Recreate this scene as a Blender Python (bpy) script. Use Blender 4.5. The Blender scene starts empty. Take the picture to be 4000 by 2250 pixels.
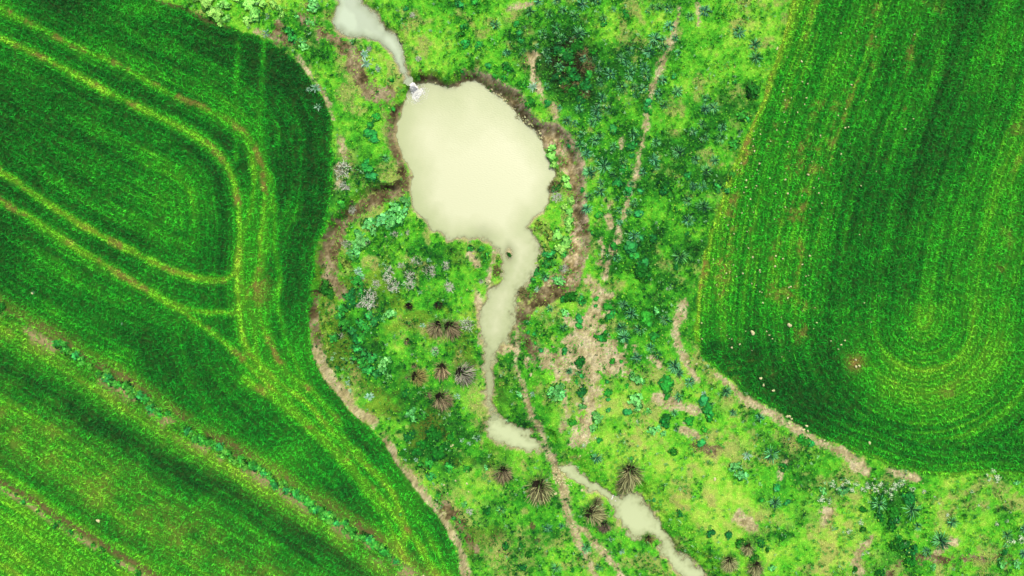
import bpy, math, random
import numpy as np

# ------------------------------------------------------------------ camera, sky, light
S = 32.0                    # photograph units (2576 wide) per metre
CX, CY = 1288.0, 724.5
H = 54.0                    # camera height above the ground
sc = bpy.context.scene
cam_d = bpy.data.cameras.new("camera")
cam = bpy.data.objects.new("camera", cam_d)
sc.collection.objects.link(cam)
cam.location = (0, 0, H)
cam.rotation_euler = (0, 0, 0)
cam_d.sensor_width = 36.0
cam_d.lens = 36.0 * H / (2576 / S)
cam_d.clip_start = 0.5
cam_d.clip_end = 6000
sc.camera = cam

SUN_EL, SUN_AZ = math.radians(62), math.radians(20)     # azimuth clockwise from +Y
world = bpy.data.worlds.new("World")
sc.world = world
world.use_nodes = True
wn = world.node_tree
bg = wn.nodes["Background"]
sky = wn.nodes.new("ShaderNodeTexSky")
sky.sky_type = 'NISHITA'
sky.sun_disc = False
sky.sun_elevation = SUN_EL
sky.sun_rotation = SUN_AZ
sky.air_density = 1.0
sky.dust_density = 8.0
sky.ozone_density = 0.6
wn.links.new(sky.outputs[0], bg.inputs[0])
bg.inputs[1].default_value = 0.12
sun_d = bpy.data.lights.new("sun", 'SUN')
sun_d.energy = 1.3
sun_d.angle = math.radians(14)
sun_d.color = (1.0, 0.96, 0.9)
sun = bpy.data.objects.new("sun", sun_d)
sc.collection.objects.link(sun)
sun.rotation_euler = (math.pi / 2 - SUN_EL, 0, math.pi - SUN_AZ)
sun.location = (10, 20, 60)
sc.view_settings.view_transform = 'Standard'
sc.view_settings.look = 'None'
sc.view_settings.gamma = 1
sc.view_settings.exposure = 0.95
sc.render.resolution_x, sc.render.resolution_y = 1024, 576

COL = sc.collection
rng = np.random.default_rng(7)
random.seed(7)
GAIN = 2.1      # how much brighter than its albedo a flat horizontal surface renders

# ------------------------------------------------------------------ small helpers
def W(px, py, z=0.0):
    k = (H - z) / H / S
    return ((px - CX) * k, (CY - py) * k)

def lin(c):
    c = np.asarray(c, float) / 255.0
    return np.where(c <= 0.04045, c / 12.92, ((c + 0.055) / 1.055) ** 2.4)

def alb(r, g, b, k=1.0):
    return np.minimum(lin((r, g, b)) / GAIN * k, 0.85)

def _hash(ix, iy, seed):
    n = (ix.astype(np.int64) * 374761393 + iy.astype(np.int64) * 668265263 + seed * 1442695041) & 0xFFFFFFFF
    n = ((n ^ (n >> 13)) * 1274126177) & 0xFFFFFFFF
    return ((n ^ (n >> 16)) & 0xFFFF) / 65535.0

def noise(x, y, scale, seed=0):
    x = x / scale; y = y / scale
    ix = np.floor(x); iy = np.floor(y)
    fx = x - ix; fy = y - iy
    fx = fx * fx * (3 - 2 * fx); fy = fy * fy * (3 - 2 * fy)
    a = _hash(ix, iy, seed); b = _hash(ix + 1, iy, seed)
    c = _hash(ix, iy + 1, seed); d = _hash(ix + 1, iy + 1, seed)
    return (a * (1 - fx) + b * fx) * (1 - fy) + (c * (1 - fx) + d * fx) * fy

def fbm(x, y, scale, seed=0, octs=4, g=0.55):
    t = 0; a = 1; s = 0
    for o in range(octs):
        t = t + a * noise(x, y, scale / 2 ** o, seed + 17 * o)
        s += a; a *= g
    return t / s

def sstep(a, b, x):
    t = np.clip((x - a) / (b - a), 0, 1)
    return t * t * (3 - 2 * t)

def line_dist(X, Y, pts):
    """distance to a polyline minus its (interpolated) radius"""
    best = np.full(X.shape, 1e9)
    pts = [tuple(p) + (0,) * (3 - len(p)) for p in pts]
    for (x0, y0, r0), (x1, y1, r1) in zip(pts[:-1], pts[1:]):
        dx, dy = x1 - x0, y1 - y0
        L2 = dx * dx + dy * dy + 1e-9
        t = np.clip(((X - x0) * dx + (Y - y0) * dy) / L2, 0, 1)
        d = np.hypot(X - x0 - t * dx, Y - y0 - t * dy) - (r0 + t * (r1 - r0))
        np.minimum(best, d, out=best)
    return best

def poly_sd(X, Y, pts):
    """signed distance to a polygon, negative inside"""
    d = line_dist(X, Y, list(pts) + [pts[0]])
    inside = np.zeros(X.shape, bool)
    n = len(pts)
    for i in range(n):
        x0, y0 = pts[i][:2]; x1, y1 = pts[(i + 1) % n][:2]
        if y0 == y1: continue
        c = ((y0 > Y) != (y1 > Y)) & (X < (x1 - x0) * (Y - y0) / (y1 - y0) + x0)
        inside ^= c
    return np.where(inside, -d, d)

# ------------------------------------------------------------------ outlines (photograph units)
UPPER = [(838,-190),(842,0),(848,12),(842,34),(835,52),(843,74),(867,91),(893,96),(917,98),(949,108),(965,124),(987,144),
         (1001,170),(1011,192),(1025,214),(1036,212),(1031,196),(1021,166),(1018,130),(1013,108),(997,86),(977,74),
         (961,56),(949,34),(929,18),(912,8),(908,-10),(900,-190)]
POND = [(1031,214),(1041,210),(1063,209),(1093,208),(1113,213),(1129,220),(1143,222),(1163,208),(1183,203),(1199,204),
        (1213,212),(1231,230),(1253,238),(1269,256),(1288,276),(1310,292),(1328,314),(1348,332),(1366,352),(1372,380),
        (1382,410),(1398,430),(1394,450),(1388,470),(1384,490),(1378,510),(1364,534),(1342,550),(1328,572),(1344,590),
        (1360,610),(1362,638),(1354,666),(1338,702),(1318,722),(1306,742),(1303,757),(1299,772),(1296,800),(1292,835),
        (1284,868),(1262,872),(1250,889),(1241,939),(1246,969),(1243,989),(1236,1009),(1241,1029),(1240,1047),(1228,1044),(1223,1013),
        (1219,989),(1215,959),(1212,919),(1211,869),(1204,840),(1203,800),(1208,770),(1214,752),(1222,736),(1236,722),(1252,708),(1261,680),
        (1263,650),(1243,622),(1219,610),(1192,602),(1170,606),(1152,603),(1132,609),(1120,598),(1100,584),(1083,578),
        (1073,560),(1053,548),(1039,530),(1035,500),(1033,470),(1037,438),(1031,420),(1017,402),(1007,376),(999,356),
        (997,340),(999,310),(1009,288),(1013,270),(1023,240)]
POOL = [(1229,1040),(1225,1053),(1219,1065),(1219,1079),(1227,1095),(1239,1109),(1263,1123),(1290,1132),(1318,1137),(1344,1136),
        (1364,1127),(1362,1109),(1342,1099),(1328,1085),(1308,1073),(1288,1065),(1263,1051),(1242,1040)]
BROOK = [(1400,1172),(1434,1171),(1456,1187),(1481,1203),(1507,1217),(1529,1233),(1543,1248),(1533,1257),(1507,1243),
         (1481,1231),(1456,1213),(1434,1205),(1416,1190)]
LAST = [(1537,1251),(1549,1244),(1581,1239),(1605,1247),(1625,1267),(1647,1289),(1661,1311),(1673,1329),(1683,1349),
        (1697,1373),(1721,1397),(1751,1419),(1781,1447),(1850,1500),(1950,1640),(1840,1640),(1760,1500),(1707,1447),
        (1685,1427),(1673,1405),(1659,1389),(1655,1371),(1651,1359),(1629,1351),(1613,1361),(1597,1357),(1581,1343),
        (1561,1325),(1549,1311),(1543,1279)]
WATERS = [("upper_stream", UPPER, -0.32), ("pond", POND, -1.02), ("small_pool", POOL, -1.05),
          ("brook", BROOK, -0.98), ("lower_pool", LAST, -1.18)]
LEFT_RIM = [(1030,222),(1014,246),(985,274),(985,310),(975,340),(977,366),(991,390),(1003,418),(1009,446),(989,464),
            (963,460),(943,464),(921,474),(901,488),(877,506),(863,530),(839,548),(826,572),(807,602),(797,650),
            (789,710),(783,746),(781,796),(789,820),(793,868),(803,909),(823,945),(843,973),(863,999),(885,1027),
            (913,1053),(939,1071),(969,1109),(996,1160),(1026,1203),(1056,1235),(1094,1283),(1116,1325),(1142,1359),
            (1160,1399),(1170,1447),(1220,1640)]
RIGHT_RIM = [(1960,1640),(1810,1440),(1700,1320),(1640,1240),(1560,1190),(1440,1150),(1400,1130),(1345,1050),(1312,960),(1322,880),
             (1320,840),(1330,810),(1324,782),(1348,776),(1378,768),(1400,756),(1438,734),(1456,708),(1470,676),
             (1474,648),(1486,620),(1478,578),(1476,546),(1462,516),(1468,490),(1470,460),(1468,414),(1460,384),
             (1440,354),(1428,338),(1400,316),(1368,312),(1344,300),(1328,280),(1308,240),(1288,224),(1263,208),
             (1243,196),(1223,186),(1199,180),(1173,186),(1153,196),(1127,206),(1113,198),(1093,187),(1077,186),
             (1053,192),(1037,204)]
GULLY = LEFT_RIM + RIGHT_RIM
LEFT_FIELD = [(-3000,-1900),(402,0),(472,21),(520,48),(595,74),(647,91),(700,118),(752,161),(787,210),(815,250),(834,297),
              (838,350),(838,437),(834,483),(820,566),(799,608),(789,678),(779,766),(779,853),(789,906),(815,958),
              (843,989),(885,1040),(939,1085),(969,1118),(996,1168),(1056,1245),(1094,1293),(1130,1350),(1150,1400),
              (1160,1450),(1210,1640),(1210,4000),(-3000,4000)]
RIGHT_FIELD = [(2010,-200),(1990,0),(1977,62),(1953,142),(1930,192),(1922,248),(1885,322),(1841,421),(1785,582),
               (1756,718),(1744,842),(1767,904),(1819,945),(1859,978),(1909,1005),(1959,1038),(2029,1082),(2079,1106),
               (2129,1130),(2201,1156),(2261,1182),(2331,1196),(2401,1200),(2481,1188),(2576,1203),(3000,1230),(4000,1300),
               (4000,-2000),(2100,-2000)]
# tramlines and furrows
T1 = [(-400,-90),(0,95),(100,140),(200,195),(300,245),(400,293),(460,322),(520,360),(563,402),(588,452),(600,515),(604,600),
      (597,680),(600,760),(612,850),(640,900),(700,960),(780,1020),(830,1080),(900,1150),(980,1230),(1010,1300),(1020,1360)]
T1B = [(-400,-190),(0,20),(100,70),(200,120),(300,165),(400,220),(480,258),(550,290),(602,325),(638,368),(658,425),(667,500),
       (660,560),(655,640),(650,720),(655,800),(680,870),(720,930),(800,1000),(860,1070)]
V1 = [(600,110),(596,200),(594,260),(597,330),(594,400)]
V2 = [(666,105),(660,200),(656,300),(655,360),(672,430)]
T2 = [(-400,200),(0,430),(60,470),(150,530),(250,590),(330,630),(400,666),(470,692),(530,705),(575,700),(600,672)]
T3 = [(-400,270),(0,505),(80,545),(170,610),(270,670),(370,730),(450,778),(520,828),(585,880),(640,935),(700,990)]
T3B = [(370,725),(430,762),(500,782),(560,785),(600,780),(640,710),(652,680)]
T4 = [(672,440),(690,520),(690,620),(705,700),(700,760),(718,850),(770,960),(850,1060)]
T5 = [(610,950),(700,1010),(820,1105),(900,1190),(960,1260),(1040,1350),(1100,1449)]
FURROW = [(-300,600),(-60,735),(20,785),(130,845),(250,918),(380,1003),(470,1072),(600,1142),(700,1202),(800,1265),(900,1330),
          (1000,1400),(1100,1470),(1300,1620)]
FURROW2 = [(-300,1020),(-40,1195),(0,1218),(60,1252),(150,1310),(250,1370),(330,1420),(380,1449),(600,1600)]
UARC = [(2575,120),(2555,400),(2525,640),(2505,840),(2465,930),(2400,985),(2320,1000),(2235,975),(2165,915)]
# bare ground
MUD = [[(1025,440,12),(1010,470,18),(965,487,20),(930,500,18),(890,525,18),(858,560,18),(838,592,24),(830,630,24),(824,670,22),(815,700,14)],
       [(824,680,12),(843,715,14),(856,742,10)],
       [(800,700,8),(792,760,8),(786,800,9),(793,840,8),(796,868,8)],
       [(803,82,14),(830,95,16),(860,112,18),(890,135,22),(900,165,22),(905,200,20),(925,228,20),(950,243,17),(978,232,12)],
       [(1328,296,18),(1370,326,22),(1402,352,26),(1424,382,28),(1432,410,24),(1442,440,20),(1448,480,18),(1450,520,18),
        (1460,560,18),(1462,600,24),(1450,645,26),(1430,685,28),(1402,715,28),(1362,745,26),(1328,772,14),(1314,810,10),
        (1318,850,10),(1330,880,12),(1346,902,8)],
       [(985,280,6),(984,320,8),(985,350,8),(993,380,8),(1006,410,8),(1016,436,10)],
       [(1036,203,4),(1060,196,7),(1093,196,8),(1120,208,6),(1160,198,7),(1195,190,8),(1230,208,16),(1265,232,18),(1295,262,20),(1325,300,14)],
       [(760,40,14),(778,60,8),(775,10,10)],[(700,60,12),(690,85,8),(740,110,8)],[(1115,1250,10),(1125,1290,12),(1170,1350,10),(1195,1390,8)],
       [(1750,1120,8),(1795,1135,12)],[(2240,1445,10),(2265,1420,7)],[(2310,1405,8),(2400,1408,6),(2450,1402,6),(2540,1405,8)]]
PATHS = [[(793,870,8),(803,909,10),(823,945,9),(843,973,9),(863,999,9),(885,1027,7),(913,1050,8),(939,1068,5)],
         [(969,1109,3),(985,1140,8),(996,1168,5),(1026,1203,9),(1050,1232,8),(1090,1280,7),(1116,1325,5),(1142,1359,4),(1160,1399,6),(1172,1447,9),(1200,1540,9)],
         [(1712,20,1),(1700,60,3),(1690,90,4),(1680,125,5),(1670,150,7),(1655,190,6),(1645,212,7),(1638,260,3),(1632,292,6),(1622,330,4),(1614,362,5),(1606,408,5),(1600,440,7),(1586,480,4),(1576,520,5),(1566,560,4),(1556,590,5),(1544,625,5),(1533,655,4),(1518,700,5)],[(1530,548,6),(1536,575,6)],
         [(1518,600,3),(1513,640,5),(1508,660,5)],[(1478,705,8),(1500,722,8),(1512,745,9),(1492,780,9)],
         [(1564,350,5),(1560,375,4)],[(1755,8,2),(1752,55,3)],[(1530,524,3),(1530,500,3)],
         [(1342,140,8),(1338,170,6),(1344,205,8),(1362,235,8),(1374,258,5)],[(1395,265,3),(1398,300,4)],
         [(1297,905,3),(1303,930,3),(1310,962,3),(1318,990,4),(1328,1025,5),(1335,1050,6),(1347,1068,8),(1360,1088,6),(1370,1112,5),(1380,1140,7),
          (1398,1170,9),(1410,1210,9),(1420,1250,8),(1430,1290,8),(1440,1320,9),(1452,1355,7),(1470,1398,5),(1490,1440,5),(1510,1480,5),(1560,1560,5)],
         [(1440,1318,5),(1475,1347,6),(1505,1377,5),(1540,1422,5),(1570,1460,5)],
         [(1718,765,8),(1712,790,10),(1700,825,9),(1704,865,9),(1720,900,8),(1734,925,6),(1750,955,5)],
         [(1805,945,3),(1839,971,7),(1867,997,9),(1905,1019,8),(1931,1037,8),(1959,1052,6),(1999,1076,9),(2019,1093,10),
          (2059,1111,10),(2079,1123,9),(2119,1140,10),(2149,1160,12),(2177,1186,12)],[(2240,1187,8),(2300,1205,9)],
         [(2190,1350,6),(2150,1410,8),(2165,1440,8)],[(2080,1290,12),(2070,1310,8)],[(1975,1170,8),(1965,1200,6)],
         [(1660,1000,16),(1700,1020,14),(1752,1035,10)],[(1715,1080,8),(1755,1098,6)],[(1640,900,8),(1655,915,6)],
         [(1860,1300,16),(1890,1325,14)],[(2400,1365,10),(2350,1395,5)],[(1418,975,5),(1424,1030,4),(1416,1080,4)],
         [(1180,640,6),(1195,655,8),(1200,670,5)],[(1200,745,6),(1205,770,8),(1205,800,6)],
         [(1244,632,3),(1238,660,3),(1234,690,5),(1228,718,4)],[(1262,880,9),(1290,872,8),(1300,895,5)],[(1303,765,5),(1300,800,5),(1302,840,7),(1296,872,9)],
         [(1500,742,6),(1530,745,5)],[(1170,185,3),(1200,178,3)],[(1284,20,6),(1335,10,5)],
         [(858,350,5),(866,390,5)],[(852,420,8),(850,470,6)],[(640,78,2),(700,100,3)],[(750,145,4),(775,180,4),(800,215,4),(820,250,4),(836,300,4)]]
SAND = [(1468,775),(1500,745),(1520,760),(1525,800),(1512,850),(1560,872),(1590,880),(1585,910),(1545,935),(1512,940),(1506,1000),(1496,1035),
        (1482,1060),(1462,1112),(1448,1118),(1462,1060),(1474,1020),(1474,960),(1460,930),(1430,945),(1400,950),(1375,940),
        (1350,912),(1340,880),(1380,905),(1415,885),(1430,850),(1435,815),(1450,800)]

def smooth(pts, closed=False, k=3):
    p = [tuple(q) + (0,) * (3 - len(q)) for q in pts]; n = len(p); out = []
    for i in range(n if closed else n - 1):
        a, b, c, d = (p[(i - 1) % n], p[i], p[(i + 1) % n], p[(i + 2) % n]) if closed else (p[max(i - 1, 0)], p[i], p[i + 1], p[min(i + 2, n - 1)])
        for j in range(k):
            t = j / k
            out.append(tuple(0.5 * (2 * b[m] + (c[m] - a[m]) * t + (2 * a[m] - 5 * b[m] + 4 * c[m] - d[m]) * t * t + (3 * b[m] - a[m] - 3 * c[m] + d[m]) * t ** 3) for m in range(3)))
    if not closed: out.append(p[-1])
    return out
T1, T1B, T2, T3, T3B, T4, T5 = [smooth(q) for q in (T1, T1B, T2, T3, T3B, T4, T5)]
T6 = smooth([(625,880),(680,960),(770,1062),(860,1160),(940,1262),(1000,1360),(1040,1470)])
T7 = smooth([(690,900),(740,970),(810,1050),(900,1135),(1000,1245),(1080,1350),(1140,1470)])
T8 = smooth([(612,330),(640,430),(634,520),(612,600),(604,680),(625,770),(640,840),(655,930)])
T9 = smooth([(560,285),(620,330),(652,400),(690,470),(672,560),(668,640),(640,700),(612,745),(604,820),(625,900)])
T10 = smooth([(705,700),(690,760),(672,800),(690,870),(730,950),(790,1030)])
SPINE = smooth([(2620,-260),(2528,0),(2455,250),(2380,470),(2335,690),(2322,810)])
PATHS = [smooth(q, False, 2) for q in PATHS]

# ------------------------------------------------------------------ ground grid
def axis(core, step, far):
    a = list(np.arange(-core, core + 1e-6, step))
    out = []; d = step * 4; x = core
    while x < far:
        x += d; d *= 1.35; out.append(x)
    return np.array([-v for v in out[::-1]] + a + out)
gx = axis(46.0, 0.08, 1500.0)
gy = axis(28.0, 0.08, 1500.0)
GX, GY = np.meshgrid(gx, gy)
PX = CX + GX * S
PY = CY - GY * S
# organic wobble of every outline
wx = PX + (fbm(PX, PY, 40, 1, 4, 0.6) - 0.5) * 14
wy = PY + (fbm(PX, PY, 40, 2, 4, 0.6) - 0.5) * 14
fx_ = PX + (fbm(PX, PY, 14, 3, 3) - 0.5) * 10
fy_ = PY + (fbm(PX, PY, 14, 4, 3) - 0.5) * 10

dG = poly_sd(wx, wy, GULLY)
dLF = poly_sd(wx, wy, LEFT_FIELD)
dRF = poly_sd(wx, wy, RIGHT_FIELD)
dMud = np.minimum.reduce([line_dist(wx, wy, m) for m in MUD]) + (fbm(PX, PY, 22, 5, 5, 0.85) - 0.5) * 62
dPath = np.minimum.reduce([line_dist(wx, wy, m) for m in PATHS]) + (fbm(PX, PY, 20, 6, 5, 0.85) - 0.5) * 34 - 2.5
dPath = np.minimum(dPath, poly_sd(wx, wy, SAND) + (fbm(PX, PY, 26, 8, 5, 0.8) - 0.53) * 120)

dMud = np.minimum(dMud, np.where((PX > 955) & (PX < 1500) & (PY < 770), np.abs(dG + 6) - 8 + (fbm(PX, PY, 14, 7, 3) - .5) * 9, 99))
# heights (metres)
hgt = (fbm(PX, PY, 260, 11, 4) - 0.5) * 0.25
gsoft = sstep(800, 900, PY) * (PX > 1190)
gd = sstep(8, -12 - 14 * (PX > 1200), dG) * (1 - gsoft) + sstep(70, -70, dG + (fbm(PX, PY, 120, 15, 2) - .5) * 60) * gsoft
hgt = hgt - 0.86 * gd
hgt += gd * (fbm(PX, PY, 60, 12, 4) - 0.5) * 0.22
hgt += (fbm(PX, PY, 12, 13, 3) - 0.5) * 0.07
# water
depth_of = {}
dW = np.full(PX.shape, 1e9)
for nm, poly, wl in WATERS:
    k = (H - wl) / H
    X2 = CX + (wx - CX) / k; Y2 = CY + (wy - CY) / k
    sd = poly_sd(X2 * 0.6 + (CX + (PX - CX) / k) * 0.4, Y2 * 0.6 + (CY + (PY - CY) / k) * 0.4, poly) / S
    sd = sd + (fbm(PX, PY, 16, 16, 4, .7) - .5) * (0.5 + 0.7 * sstep(560, 640, PY))
    sl = 1.3 if nm == "pond" else 0.7
    under = wl - np.minimum(0.5, -sd * 0.8)
    over = wl + sd * sl * (0.4 + 1.3 * noise(PX, PY, 50, 14)) 
    hgt = np.where(sd < 0, under, np.minimum(hgt, over * 1.0 + (sd > 1.2) * 9) if nm != "upper_stream" else np.where(GY > 16.0, np.minimum(hgt, over), hgt))
    if nm in ("upper_stream",):
        pass
    depth_of[nm] = sd
    dW = np.minimum(dW, sd)
# the two tiny leafy islets / muddy spots in the shallows
for (ix, iy, r) in ((1280, 636, 6), (1250, 684, 8)):
    hgt = np.maximum(hgt, -1.02 + 0.1 - np.hypot(PX - ix, (PY - iy) * 0.6) / r * 0.14)
hgt[np.abs(GX) > 60] *= 0.3
hgt[np.abs(GY) > 60] *= 0.3

def sample(F, x, y):
    """bilinear sample of a grid field at world x, y (inside the core)"""
    ix = np.clip(np.searchsorted(gx, x) - 1, 0, len(gx) - 2)
    iy = np.clip(np.searchsorted(gy, y) - 1, 0, len(gy) - 2)
    tx = (x - gx[ix]) / (gx[ix + 1] - gx[ix]); ty = (y - gy[iy]) / (gy[iy + 1] - gy[iy])
    if F.ndim == 3:
        tx = tx[:, None]; ty = ty[:, None]
    return (F[iy, ix] * (1 - tx) + F[iy, ix + 1] * tx) * (1 - ty) + (F[iy + 1, ix] * (1 - tx) + F[iy + 1, ix + 1] * tx) * ty

# ------------------------------------------------------------------ vegetation tone maps (0 dark .. 1 pale) on the grid
n_big = fbm(PX, PY, 150, 21, 4)
n_mid = fbm(PX, PY, 45, 22, 4, 0.6)
n_fin = fbm(PX, PY, 12, 23, 3, 0.7)

def stripes(u, sc1, seed, along):
    return 0.5 * noise(u, along * 0.06, sc1, seed) + 0.3 * noise(u, along * 0.1, sc1 * 0.45, seed + 1) + 0.2 * noise(u, along * 0.15, sc1 * 0.22, seed + 2)

# left field
dT1 = line_dist(PX, PY, T1)
dT2 = line_dist(PX, PY, T2)
dFur = line_dist(PX, PY, FURROW)
dFur2 = line_dist(PX, PY, FURROW2)
upper = sstep(20, -20, PY - (785 + 0.62 * (PX - 20)) )          # above the first furrow
along_a = PX + 0.5 * PY
uA = np.minimum(dT1, dT2 + 40)
stA = stripes(uA, 34, 31, along_a)
uV = -dLF
stV = stripes(uV, 30, 33, PY)
tr = sstep(-165, -150, dLF + (PY < 330) * (330 - PY) * -0.35)
stL = stA * (1 - tr) + stV * tr
stB = stripes(dFur + 0.0, 40, 36, along_a)
stL = stL * upper + stB * (1 - upper)
fineA = noise(uA + (n_mid - .5) * 5, along_a * 0.05, 9, 35) * (1 - tr) + noise(stV * 0 + uV, PY * 0.05, 9, 37) * tr
fineB = noise(dFur + (n_mid - .5) * 5, along_a * 0.05, 10, 39)
fine = fineA * upper + fineB * (1 - upper)
rowsL = np.where(upper > .5, np.where(tr > .5, np.sin((uV + (n_mid - .5) * 3) * 2 * np.pi / 11), np.sin((uA + (n_mid - .5) * 3) * 2 * np.pi / 11)), np.sin((dFur + (n_mid - .5) * 3) * 2 * np.pi / 11))
tone = 0.25 + 0.06 * rowsL + 0.42 * (stL - 0.42) + 0.22 * (fine - 0.5) * (0.4 + n_big) + 0.34 * (n_big - 0.5) + 0.18 * (n_fin - 0.5)
def add_line(tn, pts, w, amt, sd=41):
    d = line_dist(PX, PY, pts) + (fbm(PX, PY, 26, sd, 3) - 0.5) * 12
    k = np.exp(-(np.maximum(d, 0) / w) ** 2) * (0.55 + 0.8 * fbm(PX, PY, 60, sd + 3, 3))
    return np.maximum(tn, tn * (1 - k) + amt * k)
for pts, w, a in ((T1, 21, .8), (T1B, 19, .66), (V1, 15, .56), (V2, 15, .56), (T2, 21, .8), (T3, 19, .76), (T3B, 17, .68), (T4, 17, .62), (T5, 28, .74), (T6, 24, .66), (T7, 22, .6), (T8, 17, .66), (T9, 17, .62), (T10, 14, .6)):
    tone = add_line(tone, pts, w * 0.54, min(a * 1.06, .86), 41 + int(w))
# bright tangle where the lines meet
for (x, y, rx, ry, a) in ((632, 700, 48, 130, .6), (632, 570, 34, 120, .56), (680, 930, 76, 50, .6), (645, 800, 48, 90, .6), (740, 1020, 60, 50, .5),
                          (400, 425, 40, 26, .42), (370, 25, 90, 26, .5), (750, 900, 40, 130, .5), (230, 800, 120, 40, .4), (500, 800, 90, 50, .42),
                          (720, 1150, 80, 50, .5), (1000, 1300, 50, 90, .55)):
    k = np.exp(-((PX - x) / rx) ** 2 - ((PY - y) / ry) ** 2) * (0.6 + 0.6 * n_mid)
    tone = np.maximum(tone, tone * (1 - k) + a * k)
# below the first furrow: pale band, dark band, brownish band, dark
sF = (PY - (785 + 0.632 * (PX - 20)))
# signed distance from furrow along the normal
sfd = dFur * np.sign(sF)
low = sfd > 0
pale = np.exp(-((sfd - 42) / 34) ** 2)
dark = np.exp(-((sfd - 125 + 0.03 * PX) / 52) ** 2)
mid_brown = np.exp(-((sfd - 245) / 75) ** 2)
far_l = sstep(335, 355, sfd)
toneB = 0.37 + 0.06 * rowsL + 0.4 * (stB - 0.45) + 0.26 * (fineB - .5) + 0.3 * (n_mid - 0.5) + 0.3 * pale - 0.12 * dark + 0.15 * mid_brown + 0.24 * far_l
tone = np.where(low, toneB, tone + 0.25 * np.exp(-(sfd / 34) ** 2))
# paler fringe along the field's outer edge
tone = tone + 0.22 * np.exp(-((dLF + 4) / 9) ** 2) * sstep(0, 0.5, (PY > 300) * 1.0)
brownL = 0.3 * mid_brown * low * (n_mid ** 2) * 2.2 + 0.35 * pale * low * n_mid
for pts in (T1, T1B, T2, T3, T5):
    d = line_dist(PX, PY, pts) + (fbm(PX, PY, 30, 71, 3) - 0.5) * 8
    brownL = brownL + 0.95 * np.exp(-((d - 3) / 5.5) ** 2) * sstep(0.5, 0.66, fbm(PX, PY, 50, 72, 4, .7)) * 0.8
brownL += 0.7 * np.exp(-(((PX - 640) / 34) ** 2) - (((PY - 720) / 50) ** 2)) * sstep(0.45, 0.6, n_mid)
brownL += 0.3 * np.exp(-((sfd + 12) / 16) ** 2) * n_mid * 1.6
tone = tone - 0.1 * np.exp(-((PX - 640) / 190) ** 2 - ((PY - 190) / 130) ** 2)
toneL = np.clip(tone, 0.1, 1)

# right field
dSp = line_dist(PX, PY, SPINE)
uR = PX + 0.34 * PY + 0.00007 * PY ** 2
sideR = np.where(uR < 2545, -1.0, 1.0)
endk = sstep(700, 800, PY)
uS = np.where(PY > 700, dSp, dSp * 1.0)
headl = sstep(-95, -75, dRF) * sstep(880, 960, PY)
uS = uS * (1 - headl) + dRF * headl
stR = stripes(uS + sideR * 1000 * (PY < 700) * 0 , 30, 51, PY * (1 - endk))
fineR = noise(uS + (n_mid - .5) * 6, PY * 0.05, 9, 55)
rowsR = np.sin((uS + (n_mid - .5) * 3) * 2 * np.pi / 11)
t = 0.42 + 0.075 * rowsR + 0.42 * (stR - 0.45) + 0.26 * (fineR - .5) + 0.22 * (n_big - 0.5) + 0.2 * (n_fin - 0.5)
t -= 0.17 * np.exp(-((uR - 2450) / 105) ** 2)
t += 0.07 * sstep(2560, 2640, uR)
k = np.exp(-((PX - 1860) / 130) ** 2 - ((PY - 905) / 70) ** 2); t -= 0.24 * k
rim = sstep(-170, -60, dRF) * sstep(900, 980, PY) ; t -= 0.2 * rim
t -= 0.12 * np.exp(-((PX - 1830) / 50) ** 2 - ((PY - 640) / 260) ** 2) * 0
dU = line_dist(PX, PY, UARC) + (fbm(PX, PY, 40, 53, 3) - .5) * 16
t = np.maximum(t, t * (1 - np.exp(-(dU / 34) ** 2)) + 0.46 * np.exp(-(dU / 34) ** 2) * (0.62 + 0.6 * stR))
t += (0.08 * np.exp(-((dSp - 190) / 48) ** 2) - 0.03 * np.exp(-(dSp / 60) ** 2)) * sstep(560, 900, PY) * (1 - headl)
brownR = 0.65 * np.exp(-(np.minimum(0, dRF + 55) / 60) ** 2) * sstep(0.5, 0.66, stR * .6 + .4 * n_mid) * sstep(.35, .65, n_fin) * (PY < 870)
brownR += 0.5 * sstep(0.55, 0.7, stR) * sstep(0.45, 0.6, n_mid) * sstep(.4, .6, n_fin) * (uR < 2380)
brownR += 0.3 * np.exp(-(dU / 20) ** 2) * sstep(0.5, 0.65, n_mid)
brownR += 0.9 * np.exp(-(((PX - 2150) ** 2 + (PY - 912) ** 2) / 18.0 ** 2))
brownR *= (1 - rim)
t += 0.2 * np.exp(-((dRF + 4) / 8) ** 2) + (0.12 * np.exp(-((dRF + 45) / 60) ** 2) + .2 * np.exp(-((dRF + 8) / 14) ** 2)) * (PY < 860)
toneR = np.clip(t, 0.12, 1)

fieldL = dLF < 0
fieldR = dRF < 0
toneF = np.where(fieldL, toneL, toneR)
rowsF = np.where(fieldL, rowsL, rowsR)
brownF = np.clip(np.where(fieldL, brownL, brownR), 0, 1)
F_STOPS = [0, .15, .35, .55, .8, 1.0]
F_COLS = np.array([alb(8, 70, 28), alb(13, 100, 30), alb(24, 142, 34), alb(56, 182, 36), alb(124, 212, 44), alb(172, 218, 62)])
def ramp(tn, stops, cols):
    return np.stack([np.interp(tn, stops, cols[:, i]) for i in range(3)], -1)
def mix(a, b, k):
    return a * (1 - k[..., None]) + np.asarray(b) * k[..., None]
colF = ramp(toneF, F_STOPS, F_COLS)
colF = mix(colF, alb(150, 135, 62), brownF * 0.75)

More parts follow.
